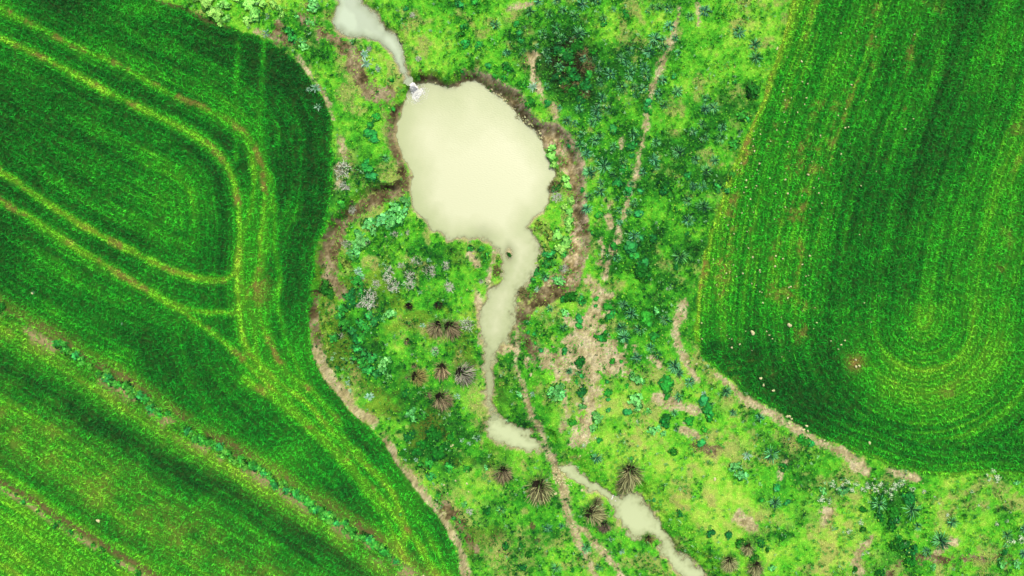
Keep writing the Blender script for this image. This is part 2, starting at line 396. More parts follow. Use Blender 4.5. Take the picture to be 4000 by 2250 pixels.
# meadow: 0 = deep green ground cover, 1 = bright yellow green turf
SPL = [  # x, y, rx, ry, tone, strength
 (1440,170,85,100,.05,.9),(1420,60,80,50,.25,.6),(1560,190,110,60,.3,.6),(1500,330,70,100,.28,.7),(1620,400,110,110,.3,.6),(1740,440,90,90,.28,.7),
 (1600,620,90,110,.2,.8),(1700,660,90,90,.28,.7),(1600,800,90,70,.28,.7),(1700,850,60,60,.4,.5),(1780,330,60,60,.35,.5),(1880,240,40,60,.35,.6),
 (1130,120,120,70,.85,.7),(1220,60,60,50,.6,.6),(1160,90,40,40,.35,.5),(1600,60,90,60,.85,.7),(1830,80,110,90,.8,.7),(1760,170,70,60,.85,.6),
 (900,90,40,40,.2,.4),(860,230,50,60,.4,.6),(840,180,40,30,.65,.6),(880,290,50,40,.45,.5),(900,370,40,50,.62,.5),(960,420,40,40,.6,.6),(920,440,40,30,.25,.7),
 (960,200,30,50,.6,.6),(1000,640,110,40,.6,.6),(1130,640,60,50,.4,.6),(1180,640,40,30,.35,.6),(900,730,50,50,.2,.7),(1040,680,110,50,.45,.5),
 (900,880,80,90,.2,.7),(1060,800,60,60,.65,.6),(1010,900,50,40,.75,.6),(960,940,50,60,.25,.6),(1150,880,60,60,.4,.6),(1190,990,40,50,.7,.6),
 (1090,1110,110,80,.12,.8),(980,1060,60,50,.55,.5),(1200,1070,30,50,.5,.5),(1180,1160,90,40,.4,.6),(1230,1260,90,60,.4,.6),(1310,1380,110,70,.35,.6),
 (1200,1420,60,40,.5,.5),(1400,1420,60,50,.6,.5),(1350,1180,40,40,.6,.5),(1490,1400,40,50,.6,.5),(1560,1400,60,50,.5,.6),(1620,1420,50,40,.55,.6),
 (1270,950,26,90,.3,.6),(1320,1070,30,40,.35,.6),(1330,960,40,60,.55,.5),(1420,1060,70,70,.7,.6),(1560,1100,110,60,.85,.7),(1640,1180,90,60,.9,.7),
 (1800,1280,150,90,.92,.8),(1700,1230,80,80,.88,.7),(1960,1400,130,60,.9,.7),(2100,1340,90,70,.85,.6),(2250,1290,70,60,.4,.6),(2450,1280,130,50,.75,.7),
 (2400,1370,90,40,.7,.5),(2250,1380,60,50,.4,.6),(2000,1180,80,40,.45,.5),(1870,1180,60,50,.4,.6),(1880,1070,70,50,.55,.5),(1950,1250,60,30,.4,.6),
 (1640,940,70,50,.6,.5),(1590,1000,80,50,.75,.5),(1430,820,60,60,.55,.6),(1370,810,40,50,.6,.6),(1350,620,40,80,.45,.6),(1490,600,30,60,.3,.6),
 (1380,400,30,50,.45,.5),(1350,280,30,30,.85,.6),(2100,1225,90,30,.45,.5),(1730,600,40,120,.5,.3),(1900,60,80,80,.9,.5),(60,790,60,30,.5,.5),(1810,990,50,40,.4,.5)]
tm = 0.6 + 0.6 * (n_big - 0.5)
for (x, y, rx, ry, a, s_) in SPL:
    k = np.exp(-(((fx_ - x) / rx) ** 2 + ((fy_ - y) / ry) ** 2) ** 1.3) * s_
    tm = tm * (1 - k) + a * k
tm = np.clip(tm + 0.7 * (n_mid - 0.5) + 0.55 * (n_fin - 0.5), 0, 1)
M_STOPS = [0, .2, .4, .6, .8, 1.0]
M_COLS = np.array([alb(34, 66, 30), alb(34, 112, 34), alb(52, 156, 38), alb(94, 206, 46), alb(140, 226, 58), alb(182, 228, 86)])
colM = ramp(tm, M_STOPS, M_COLS)
# straw coloured dry patches
dry = sstep(0.545, 0.66, fbm(PX, PY, 55, 81, 5, 0.68)) * sstep(0.3, 0.6, tm) * 0.8
DRYS = [(1290,40,30,20),(1390,270,20,26),(1820,1130,60,30),(2100,1300,60,60),(1900,1310,80,40),(2400,1250,70,16),(2460,1270,60,16),(1740,1240,50,30),(1195,1010,26,50),
        (1210,1060,20,30),(1130,1020,30,30),(880,960,30,40),(870,1020,20,30),(1330,150,24,30),(1600,1110,60,20),(2160,1400,50,40),(1430,1000,30,60),(870,420,30,60),
        (1010,840,30,30),(1150,1290,60,60),(1260,1400,60,40),(1230,1200,50,20),(1500,1000,60,60),(1840,1000,50,30),(2000,1120,60,30),(1180,640,20,20),
        (1740,900,30,20),(980,1100,30,30),(1700,330,16,10),(1850,330,12,30),(1810,520,10,40),(1775,700,10,50)]
for (x, y, rx, ry) in DRYS:
    k = np.exp(-((fx_ - x) / rx) ** 2 - ((fy_ - y) / ry) ** 2)
    dry = np.maximum(dry, k * sstep(0.4, 0.62, fbm(PX, PY, 24, 83, 4, 0.7)) )
dry = np.clip(dry, 0, 1)
olive = sstep(.5, .64, fbm(PX, PY, 90, 84, 4, .65)) * sstep(1350, 1150, PX) * sstep(560, 700, PY)
colM = mix(colM, alb(128, 140, 50), olive * 0.55)
colM = mix(colM, alb(186, 178, 112), dry * 0.78)

thick = np.exp(-(((fx_ - 1445) / 62) ** 2 + ((fy_ - 170) / 78) ** 2) ** 1.5)
colM = mix(colM, alb(52, 46, 28), thick * sstep(.4, .52, fbm(PX, PY, 34, 86, 4, .7)) * .9)
c_mud = ramp(fbm(PX, PY, 24, 91, 5, 0.7), [0.25, .42, .58, .8], np.array([alb(62, 56, 34), alb(106, 96, 62), alb(140, 130, 94), alb(184, 174, 136)]))
c_path = ramp(fbm(PX, PY, 18, 92, 4, 0.7), [0.25, .5, .8], np.array([alb(150, 144, 98), alb(190, 182, 134), alb(214, 208, 166)]))
# the mud of the eastern bank is a lighter tan, with pale crumbs
bank = (PX > 1200) * (PX < 1500) * (PY < 720) * 1.0
c_mud = c_mud * (1 + 0.8 * bank[..., None])
c_mud = mix(c_mud, alb(222, 204, 168), bank * sstep(.56, .66, fbm(PX + PY, PX - PY, 16, 95, 4, .8)) * .7)
mud_k = sstep(4, -4, dMud)
path_k = sstep(5, -5, dPath)
soilF = ramp(fbm(PX, PY, 10, 93, 4), [0.3, .7], np.array([alb(44, 52, 26), alb(72, 78, 36)]))
infield = sstep(1.5, -1.5, np.minimum(dLF, dRF) + (n_fin - .5) * 8)
col = mix(colM * 0.92, 0, np.zeros_like(tm))
col = mix(col, c_path, path_k)
col = mix(col, c_mud, mud_k * (1 - 0.0 * path_k))
col = mix(col, mix(colF * 0.45 + soilF * 0.35, alb(150, 128, 70), brownF * 0.7), infield)
# furrows: bare soil on the upper side, straw on the lower one
fb = np.exp(-((sfd + 6 + (n_mid - .5) * 22) / 6.5) ** 2) * (PX < 1010) * sstep(.36, .55, fbm(PX, PY, 50, 85, 3, .7)) * .85
fs = np.exp(-((sfd - 26 + (n_mid - .5) * 30) / 15) ** 2) * sstep(.42, .6, n_mid) * (PX < 1080)
s2 = dFur2 * np.sign(PY - (1218 + 0.61 * PX))
fb2 = np.exp(-((s2 + 6 + (n_mid - .5) * 8) / 9) ** 2); fs2 = np.exp(-((s2 - 12 + (n_mid - .5) * 12) / 7) ** 2) * sstep(.3, .5, n_mid)
edge_top = np.exp(-((dLF + 2) / 6) ** 2) * sstep(600, 560, PX) * (PY < 120)
fb = np.clip(fb + fb2 + 0.9 * edge_top, 0, 1) * infield; fs = np.clip(fs + fs2, 0, 1) * infield
col = mix(col, alb(104, 86, 58), fb * 0.9)
col = mix(col, alb(176, 156, 116), fs * 0.85)
# pale crumbly lip of the eastern bank, washed out stones
lip = np.exp(-((dG - 2 + (n_mid - .5) * 10) / 5) ** 2) * (PX > 1200) * (PY < 560) * (PX < 1500)
col = mix(col, alb(214, 194, 158), np.clip(lip * 0.8, 0, 1))
cliff = np.exp(-((dG + 5 + (n_mid - .5) * 8) / 5) ** 2) * sstep(0.42, .6, n_fin) * (PX > 960) * (PX < 1500) * (PY < 560)
col = mix(col, alb(92, 70, 46), np.clip(cliff * 0.4, 0, 1))
# wet mud by and under the water
wet = sstep(0.22, 0.0, dW) * sstep(0.25, .65, fbm(PX, PY, 30, 94, 3))
wet = np.maximum(wet, sstep(0.02, -0.05, dW))
col = mix(col, ramp(n_mid, [.3, .7], np.array([alb(166, 156, 108), alb(206, 196, 148)])), wet)
bare = np.clip(mud_k + path_k + wet + fb + fs * 0.5, 0, 1)
spk = rng.random(PX.shape); spk2 = noise(PX, PY, 5, 98)
col = col * (1 + (bare * (1 - wet) * ((spk - .5) * .5 + (spk2 - .5) * .55))[..., None])
bare = bare * (0.72 + 0.28 * sstep(.45, .6, fbm(PX, PY, 16, 99, 3))) * (1 - wet) + wet

# ------------------------------------------------------------------ mesh building
def new_mesh(name, V, loops, starts, colors=None, smooth=False):
    me = bpy.data.meshes.new(name)
    me.vertices.add(len(V)); me.vertices.foreach_set("co", np.ascontiguousarray(V, np.float32).ravel())
    me.loops.add(len(loops)); me.loops.foreach_set("vertex_index", np.ascontiguousarray(loops, np.int32))
    me.polygons.add(len(starts)); me.polygons.foreach_set("loop_start", np.ascontiguousarray(starts, np.int32))
    me.update(calc_edges=True)
    if smooth:
        me.polygons.foreach_set("use_smooth", np.ones(len(starts), bool))
    if colors is not None:
        a = me.attributes.new("tint", 'FLOAT_COLOR', 'POINT')
        c4 = np.ones((len(V), 4), np.float32); c4[:, :3] = colors
        a.data.foreach_set("color", c4.ravel())
    return me

def grid_mesh(name, X, Y, Z, colors, keep=None):
    ny, nx = X.shape
    idx = np.arange(nx * ny).reshape(ny, nx)
    q = np.stack([idx[:-1, :-1], idx[:-1, 1:], idx[1:, 1:], idx[1:, :-1]], -1).reshape(-1, 4)
    V = np.stack([X.ravel(), Y.ravel(), Z.ravel()], -1)
    C = colors.reshape(-1, 3)
    if keep is not None:
        kf = keep.ravel()
        q = q[kf[q].any(1)]
        used = np.unique(q)
        remap = np.zeros(len(V), np.int64); remap[used] = np.arange(len(used))
        V = V[used]; C = C[used]; q = remap[q]
    return new_mesh(name, V, q.ravel(), np.arange(len(q)) * 4, C, True)

def tagk(o, **kw):
    for k, v in kw.items():
        o[k] = v
    return o

def link(name, me, mat, parent=None, loc=None):
    o = bpy.data.objects.new(name, me)
    COL.objects.link(o)
    if mat is not None and len(me.materials) == 0:
        me.materials.append(mat)
    if parent is not None: o.parent = parent
    if loc is not None: o.location = loc
    return o

# ------------------------------------------------------------------ materials
def material(name, rough=0.8, noise_scale=0, noise_amt=0.0, bump=0.0, rnd=0.0, hue=0.0, spec=0.3, transl=0.0, stain=None):
    m = bpy.data.materials.new(name); m.use_nodes = True
    nt = m.node_tree; N = nt.nodes; Lk = nt.links
    b = N["Principled BSDF"]
    b.inputs["Roughness"].default_value = rough
    b.inputs["Specular IOR Level"].default_value = spec
    at = N.new("ShaderNodeAttribute"); at.attribute_name = "tint"
    c = at.outputs["Color"]
    if noise_amt:
        tc = N.new("ShaderNodeTexCoord")
        nz = N.new("ShaderNodeTexNoise"); nz.inputs["Scale"].default_value = noise_scale
        nz.inputs["Detail"].default_value = 6; nz.inputs["Roughness"].default_value = 0.7
        Lk.new(tc.outputs["Object"], nz.inputs["Vector"])
        mr = N.new("ShaderNodeMapRange")
        mr.inputs["From Min"].default_value = 0.3; mr.inputs["From Max"].default_value = 0.7
        mr.inputs["To Min"].default_value = 1 - noise_amt; mr.inputs["To Max"].default_value = 1 + noise_amt
        Lk.new(nz.outputs["Fac"], mr.inputs["Value"])
        vm = N.new("ShaderNodeVectorMath"); vm.operation = 'SCALE'
        Lk.new(c, vm.inputs[0]); Lk.new(mr.outputs[0], vm.inputs["Scale"])
        c = vm.outputs[0]
        if bump:
            bp = N.new("ShaderNodeBump"); bp.inputs["Strength"].default_value = bump
            bp.inputs["Distance"].default_value = 0.05
            Lk.new(nz.outputs["Fac"], bp.inputs["Height"]); Lk.new(bp.outputs[0], b.inputs["Normal"])
    if rnd or hue:
        oi = N.new("ShaderNodeObjectInfo")
        hs = N.new("ShaderNodeHueSaturation")
        m1 = N.new("ShaderNodeMapRange"); m1.inputs["To Min"].default_value = 1 - rnd; m1.inputs["To Max"].default_value = 1 + rnd
        Lk.new(oi.outputs["Random"], m1.inputs["Value"]); Lk.new(m1.outputs[0], hs.inputs["Value"])
        mm = N.new("ShaderNodeMath"); mm.operation = 'MULTIPLY_ADD'; mm.inputs[1].default_value = 7.31; mm.inputs[2].default_value = 0.0
        Lk.new(oi.outputs["Random"], mm.inputs[0])
        fr = N.new("ShaderNodeMath"); fr.operation = 'FRACT'; Lk.new(mm.outputs[0], fr.inputs[0])
        m2 = N.new("ShaderNodeMapRange"); m2.inputs["To Min"].default_value = 0.5 - hue; m2.inputs["To Max"].default_value = 0.5 + hue
        Lk.new(fr.outputs[0], m2.inputs["Value"]); Lk.new(m2.outputs[0], hs.inputs["Hue"])
        Lk.new(c, hs.inputs["Color"]); c = hs.outputs[0]
    Lk.new(c, b.inputs["Base Color"])
    if transl:
        tb = N.new("ShaderNodeBsdfTranslucent"); Lk.new(c, tb.inputs["Color"])
        mx = N.new("ShaderNodeMixShader"); mx.inputs[0].default_value = transl
        Lk.new(b.outputs[0], mx.inputs[1]); Lk.new(tb.outputs[0], mx.inputs[2])
        Lk.new(mx.outputs[0], N["Material Output"].inputs["Surface"])
    return m

M_ground = material("ground_soil_and_turf", 0.95, 14, 0.32, 0.5, spec=0.1)
M_blade = material("grass_blades", 0.7, spec=0.15, transl=0.25)
M_leaf = material("leaves", 0.75, rnd=0.22, hue=0.014, spec=0.12, transl=0.2)
M_rosette = material("strap_leaves", 0.7, rnd=0.22, hue=0.02, spec=0.15, transl=0.12)
M_dead = material("dead_stalks", 0.9, rnd=0.15, spec=0.1)
M_tuss = material("tussock_blades", 0.8, rnd=0.12, spec=0.1, transl=0.1)
M_flower = material("flower_petals", 0.7, spec=0.2, transl=0.2)
M_stone = material("limestone", 0.9, 9, 0.25, 0.4, rnd=0.15, spec=0.2)
M_stem = material("plant_stems", 0.8, spec=0.1)

# ------------------------------------------------------------------ ground and water
gme = grid_mesh("ground", GX, GY, hgt, col)
g = link("ground", gme, M_ground); tagk(g, kind="structure")

def water_material(name, c_deep, c_edge, rough=0.2, rip=0.25):
    m = bpy.data.materials.new(name); m.use_nodes = True
    nt = m.node_tree; N = nt.nodes; Lk = nt.links
    b = N["Principled BSDF"]; b.inputs["Roughness"].default_value = rough
    b.inputs["Specular IOR Level"].default_value = 0.35
    at = N.new("ShaderNodeAttribute"); at.attribute_name = "tint"     # R = how much silt the column of water holds, G = shore tone
    sp = N.new("ShaderNodeSeparateColor"); Lk.new(at.outputs["Color"], sp.inputs[0])
    mc = N.new("ShaderNodeMix"); mc.data_type = 'RGBA'
    mc.inputs[6].default_value = (*c_edge, 1); mc.inputs[7].default_value = (*c_deep, 1)
    Lk.new(sp.outputs[1], mc.inputs[0]); Lk.new(mc.outputs[2], b.inputs["Base Color"])
    tc = N.new("ShaderNodeTexCoord")
    wv = N.new("ShaderNodeTexNoise"); wv.inputs["Scale"].default_value = 5.0; wv.inputs["Detail"].default_value = 4
    mp = N.new("ShaderNodeMapping"); mp.inputs["Rotation"].default_value = (0, 0, 0.5); mp.inputs["Scale"].default_value = (1, 2.6, 1)
    Lk.new(tc.outputs["Object"], mp.inputs[0]); Lk.new(mp.outputs[0], wv.inputs["Vector"])
    bp = N.new("ShaderNodeBump"); bp.inputs["Strength"].default_value = rip; bp.inputs["Distance"].default_value = 0.03
    Lk.new(wv.outputs["Fac"], bp.inputs["Height"]); Lk.new(bp.outputs[0], b.inputs["Normal"])
    tr_ = N.new("ShaderNodeBsdfTransparent")
    mx = N.new("ShaderNodeMixShader")
    Lk.new(sp.outputs[0], mx.inputs[0]); Lk.new(tr_.outputs[0], mx.inputs[1]); Lk.new(b.outputs[0], mx.inputs[2])
    Lk.new(mx.outputs[0], N["Material Output"].inputs["Surface"])
    return m
W_pond = water_material("silty_pond_water", alb(217, 226, 184), alb(186, 202, 148), 0.25, 0.3)
W_str = water_material("silty_stream_water", alb(196, 218, 188), alb(172, 194, 156), 0.25, 0.15)
W_low = water_material("silty_pool_water", alb(208, 224, 172), alb(186, 202, 146), 0.25, 0.15)
for nm, poly, wl in WATERS:
    sd = depth_of[nm]
    dep = wl - hgt
    keep = (sd < 0.35) & (dep > -0.03)
    if nm == "upper_stream": keep &= (GY > 15.98) & (sd < 0.1)
    alpha = np.clip(1 - np.exp(-np.maximum(dep, 0) * (26 - 19 * sstep(430, 620, PY) if nm == 'pond' else {'brook': 16, 'upper_stream': 10}.get(nm, 9))), 0, 1)
    if nm == "upper_stream":
        alpha = alpha * (0.86 + 0.14 * sstep(.35, .6, fbm(PX, PY, 40, 97, 3)))
    if nm == "pond":     # thinner silt in the outlet channel
        alpha = alpha * (1 - 0.2 * sstep(870, 930, PY)) * (1 - 0.25 * np.exp(-((PX - 1215) ** 2 + (PY - 590) ** 2) / 26 ** 2) * n_mid * 1.5)
    tonew = sstep(0.0, 2.6, -sd) if nm == 'pond' else sstep(0, 0.9, -sd)
    if nm == "pond": tonew = tonew * (0.45 + 0.55 * sstep(230, 420, PY)) * (1 - 0.8 * sstep(860, 930, PY))
    cc = np.stack([alpha, np.clip(tonew + (n_mid - .5) * .25 + (fbm(PX + n_mid * 60, PY, 110, 96, 4) - .5) * .7, 0, 1), tonew], -1)
    me = grid_mesh(nm, GX, GY, np.full_like(hgt, wl), cc, keep)
    o = link(nm, me, {"pond": W_pond, "upper_stream": W_str, "brook": W_low}.get(nm, W_low)); tagk(o, kind="structure")

# ------------------------------------------------------------------ ribbons and leaves
def ribbons(P, az, L, wd, e0, e1, c0, c1, segs=2, prof='blade', roll=None):
    """curved tapering strips: P (N,3) roots, az azimuth, L length, wd width, e0/e1 elevation at base/tip, colours base/tip"""
    N_ = len(P)
    ts = np.linspace(0, 1, segs + 1)
    hx, hy = np.cos(az), np.sin(az)
    sx, sy = -hy, hx
    pos = P.astype(float).copy(); V = []; C = []
    tl = L / segs
    for i, t in enumerate(ts):
        if i:
            e = e0 + (e1 - e0) * (t - 0.5 / segs)
            pos = pos + np.stack([hx * np.cos(e) * tl, hy * np.cos(e) * tl, np.sin(e) * tl], -1)
        if prof == 'blade': w = wd * (1 - 0.35 * t) * 0.5
        elif prof == 'leaf': w = wd * (0.22 + 0.78 * math.sin(math.pi * min(1, 0.12 + 0.8 * t))) * 0.5
        cc = c0 + (c1 - c0) * t
        if i == segs:
            V.append(pos[:, None]); C.append(cc[:, None])
        else:
            off = np.stack([sx * w, sy * w, np.zeros(N_)], -1)
            if roll is not None: off[:, 2] = w * roll
            V.append(np.stack([pos - off, pos + off], 1)); C.append(np.stack([cc, cc], 1))
    V = np.concatenate(V, 1); C = np.concatenate(C, 1)
    nv = V.shape[1]
    fl = []; sizes = []
    for i in range(segs - 1):
        a = 2 * i; fl += [a, a + 1, a + 3, a + 2]; sizes.append(4)
    a = 2 * (segs - 1); fl += [a, a + 1, a + 2]; sizes.append(3)
    base = (np.arange(N_) * nv)[:, None]
    loops = (base + np.array(fl)[None]).ravel()
    st = np.concatenate([[0], np.cumsum(sizes)[:-1]])
    starts = ((np.arange(N_) * sum(sizes))[:, None] + st[None]).ravel()
    return V.reshape(-1, 3), loops, starts, C.reshape(-1, 3)

def discs(P, R, az, tilt, c, sides=7, cup=0.25, lobes=0.18, r=None):
    """little cupped round leaves: a fan of `sides` triangles"""
    r = r or np.random.default_rng(1)
    N_ = len(P)
    a = np.linspace(0, 2 * np.pi, sides, endpoint=False)
    rr = R[:, None] * (1 + lobes * (r.random((N_, sides)) - 0.5) * 2)
    x = np.cos(a)[None] * rr; y = np.sin(a)[None] * rr * 0.9; z = rr * cup
    X = np.concatenate([np.zeros((N_, 1)), x], 1); Y = np.concatenate([np.zeros((N_, 1)), y], 1); Z = np.concatenate([np.zeros((N_, 1)), z], 1)
    # tilt about y then spin by az
    ct, st_ = np.cos(tilt)[:, None], np.sin(tilt)[:, None]
    X2 = X * ct + Z * st_; Z2 = -X * st_ + Z * ct
    ca, sa = np.cos(az)[:, None], np.sin(az)[:, None]
    X3 = X2 * ca - Y * sa; Y3 = X2 * sa + Y * ca
    V = np.stack([X3, Y3, Z2], -1) + P[:, None]
    f = []
    for i in range(sides): f += [0, 1 + i, 1 + (i + 1) % sides]
    loops = ((np.arange(N_) * (sides + 1))[:, None] + np.array(f)[None]).ravel()
    starts = np.arange(N_ * sides) * 3
    cc = np.repeat(c[:, None], sides + 1, 1)
    cc[:, 0] *= 1.12
    return V.reshape(-1, 3), loops, starts, cc.reshape(-1, 3)

def join(parts):
    V = []; Lp = []; St = []; C = []; nv = 0; nl = 0
    for v, l, s, c in parts:
        V.append(v); Lp.append(l + nv); St.append(s + nl); C.append(c)
        nv += len(v); nl += len(l)
    return np.concatenate(V), np.concatenate(Lp), np.concatenate(St), np.concatenate(C)

def mk(name, parts, smooth=False):
    v, l, s, c = join(parts)
    return new_mesh(name, v, l, s, np.clip(c, 0, 1), smooth)

def jit(c, n, r, amt=0.25, hue=0.12):
    c = np.asarray(c, float)
    if c.ndim == 1: c = np.repeat(c[None], n, 0)
    k = 1 + (r.random((n, 1)) - 0.5) * 2 * amt
    h = 1 + (r.random((n, 3)) - 0.5) * 2 * hue
    return c * k * h

# ------------------------------------------------------------------ stuff: wheat, turf, ground cover
XR, YR = 45.0, 26.5
def scatter(n):
    return rng.uniform(-XR, XR, n), rng.uniform(-YR, YR, n)

def wheat(nm, mask, n_per_m2, label):
    n = int(4 * XR * YR * n_per_m2)
    x, y = scatter(n)
    m = sample(mask.astype(float), x, y) > 0.5
    x, y = x[m], y[m]
    b = sample(bare * 1.0, x, y); br = sample(brownF, x, y); tn = sample(toneF, x, y)
    clump = rng.random(len(x))
    m = rng.random(len(x)) > np.clip(b * 0.95 + br * 0.45, 0, 0.97) - 0.0
    rw = sample(rowsF, x, y)
    m &= rng.random(len(x)) < np.clip(0.72 + 0.45 * rw, 0.12, 1)
    x, y, tn, br, clump, rw = x[m], y[m], tn[m], br[m], clump[m], rw[m]
    z = sample(hgt, x, y)
    k = 3
    P = np.repeat(np.stack([x, y, z], -1), k, 0)
    P[:, :2] += rng.normal(0, 0.025, (len(P), 2))
    N_ = len(P)
    c = sample(colF, P[:, 0], P[:, 1])
    c = c * (1 + 0.36 * np.repeat(rw, k))[:, None]
    tn = np.repeat(tn, k); cl = np.repeat(clump, k)
    L = (0.3 - 0.13 * tn) * rng.uniform(0.7, 1.25, N_) * (0.75 + 0.5 * cl)
    e0 = rng.uniform(0.9, 1.5, N_); e1 = rng.uniform(-0.7, 0.5, N_)
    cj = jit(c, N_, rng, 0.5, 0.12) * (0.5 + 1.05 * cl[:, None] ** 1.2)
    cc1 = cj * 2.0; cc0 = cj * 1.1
    az = rng.uniform(0, 2 * np.pi, N_)
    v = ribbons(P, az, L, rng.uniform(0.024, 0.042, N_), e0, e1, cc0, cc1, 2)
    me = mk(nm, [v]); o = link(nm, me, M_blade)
    tagk(o, kind="stuff", label=label, category="crop")
    return o
wheat("wheat_crop", fieldL, 76, "green cereal crop with pale curving wheel tracks filling the left field")
wheat("cereal_crop", fieldR, 76, "green striped cereal crop filling the large field on the right")

# short meadow turf
nearw = sample
n = int(4 * XR * YR * 70)
x, y = scatter(n)
fld = sample((fieldL | fieldR).astype(float), x, y)
m = (fld < 0.5) & (sample(dW, x, y) > 0.04)
x, y = x[m], y[m]
b = sample(bare, x, y)
m = rng.random(len(x)) > b * 0.985
x, y = x[m], y[m]
P = np.repeat(np.stack([x, y, sample(hgt, x, y)], -1), 3, 0); P[:, :2] += rng.normal(0, 0.04, (len(P), 2)); N_ = len(P)
cl = fbm(P[:, 0] * S, P[:, 1] * S, 5, 210, 2)
c = jit(sample(colM, P[:, 0], P[:, 1]), N_, rng, 0.3, 0.12) * (0.6 + 0.85 * cl[:, None])
tmv = sample(tm, P[:, 0], P[:, 1])
L = rng.uniform(0.07, 0.17, N_) * (1.25 - 0.5 * tmv)
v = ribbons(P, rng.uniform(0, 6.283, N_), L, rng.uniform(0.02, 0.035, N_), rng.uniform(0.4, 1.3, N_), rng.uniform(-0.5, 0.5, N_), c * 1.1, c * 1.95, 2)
o = link("meadow_grass", mk("meadow_grass", [v]), M_blade)
tagk(o, kind="stuff", label="short bright yellow green turf growing around the pond and streams", category="grass")

# small leafed ground cover where the meadow is deep green
x, y = scatter(int(4 * XR * YR * 52))
m = (sample((fieldL | fieldR).astype(float), x, y) < 0.5) & (sample(dW, x, y) > 0.1)
x, y = x[m], y[m]
m = (rng.random(len(x)) > sample(bare, x, y) * 1.0) & (rng.random(len(x)) < np.clip(1.15 - 1.25 * sample(tm, x, y), 0.015, 1))
x, y = x[m], y[m]; N_ = len(x)
P = np.stack([x, y, sample(hgt, x, y) + rng.uniform(0.05, 0.2, N_)], -1)
c = jit(ramp(np.clip(sample(tm, x, y) + rng.normal(0.05, 0.14, N_), 0, 1), M_STOPS, M_COLS), N_, rng, 0.25, 0.1) * (1.3 - 0.45 * sample(tm, x, y)[:, None])
pale_pick = rng.random(N_) < 0.07 * sstep(.58, .7, fbm(x * S, y * S, 60, 215, 3))
c[pale_pick] = jit(alb(190, 225, 120), int(pale_pick.sum()), rng, 0.15, 0.05)
v = discs(P, rng.uniform(0.03, 0.075, N_), rng.uniform(0, 6.283, N_), rng.normal(0, 0.45, N_), c, 5, r=rng)
o = link("ground_cover", mk("ground_cover", [v]), M_leaf)
tagk(o, kind="stuff", label="small round leaved weeds carpeting the greener parts of the meadow", category="ground cover")

# knee high mixed herbs: little sprays of pointed leaves, thick in the greener parts
x, y = scatter(int(4 * XR * YR * 13))
m = (sample((fieldL | fieldR).astype(float), x, y) < 0.5) & (sample(dW, x, y) > 0.12)
x, y = x[m], y[m]
dens = sstep(.40, .62, fbm(x * S, y * S, 46, 230, 4, .65)) * (1.1 - sample(tm, x, y)) * 1.5 + .05
m = (rng.random(len(x)) > sample(bare, x, y)) & (rng.random(len(x)) < dens)
x, y = x[m], y[m]; q = len(x); k = 7
P = np.repeat(np.stack([x, y, sample(hgt, x, y) + rng.uniform(0.1, 0.28, q)], -1), k, 0); N_ = len(P)
P[:, :2] += rng.normal(0, .03, (N_, 2))
kind = np.maximum(rng.random(q), sstep(.35, .75, sample(tm, x, y)) * .8)
base = np.where((kind < .35)[:, None], alb(16, 92, 44), np.where((kind < .75)[:, None], alb(34, 132, 42), np.where((kind < .93)[:, None], alb(90, 196, 72), alb(150, 222, 150))))
c = jit(np.repeat(base * rng.uniform(.7, 1.3, (q, 1)), k, 0), N_, rng, .2, .06)
v = ribbons(P, rng.uniform(0, 6.283, N_), np.repeat(rng.uniform(.08, .19, q), k), rng.uniform(.03, .055, N_), rng.uniform(.1, 1.0, N_), rng.uniform(-.6, .2, N_), c * .8, c * 1.5, 3, 'leaf', .3)
o = link("meadow_herbs", mk("meadow_herbs", [v]), M_leaf)
tagk(o, kind="stuff", label="mixed knee high leafy herbs thickening the darker green parts of the meadow", category="herbs")

# ------------------------------------------------------------------ plant prototypes (radius about 1 m, scaled when placed)
R = np.random.default_rng
def p0(n, r, rad=0.05, z=0.0):
    a = r.uniform(0, 6.283, n); q = rad * np.sqrt(r.random(n))
    return np.stack([q * np.cos(a), q * np.sin(a), np.full(n, z)], -1)

def rosette_mesh(seed, n=62, w=0.085):
    r = R(seed); N_ = n
    e0 = r.uniform(0.25, 1.35, N_); L = r.uniform(0.75, 1.2, N_) * (1.0 + 0.15 * np.sin(e0))
    k = r.random((N_, 1))
    c0 = jit(alb(10, 50, 40), N_, r, .3); k = (k > .45) * 1.0
    c1 = jit(alb(18, 100, 56), N_, r, .3) * (1 - k) + jit(alb(120, 226, 136), N_, r, .2) * k
    az = np.arange(N_) * 2.39996 + r.normal(0, .2, N_)
    a = ribbons(p0(N_, r, 0.1), az, L, np.full(N_, w) * r.uniform(.8, 1.25, N_), e0, e0 - r.uniform(1.0, 1.9, N_), c0, c1 * 1.5, 4, 'blade', 0.3)
    return mk("rosette_leaves", [a])

def mound_pts(n, r, rad, hh, blobs):
    cx = r.uniform(-1, 1, (blobs, 2)); cx /= np.maximum(1, np.linalg.norm(cx, axis=1, keepdims=True)); cx *= rad * 0.5; cx[0] = 0
    br = r.uniform(0.34, 0.5, blobs) * rad
    bh = r.uniform(0.55, 1.0, blobs) * hh
    b = r.integers(0, blobs, n)
    a = r.uniform(0, 6.283, n); q = np.sqrt(r.random(n))
    z = bh[b] * np.sqrt(np.maximum(0.02, 1 - q ** 2)) * r.uniform(0.55, 1.05, n)
    return np.stack([cx[b, 0] + br[b] * q * np.cos(a), cx[b, 1] + br[b] * q * np.sin(a), z], -1), z / hh

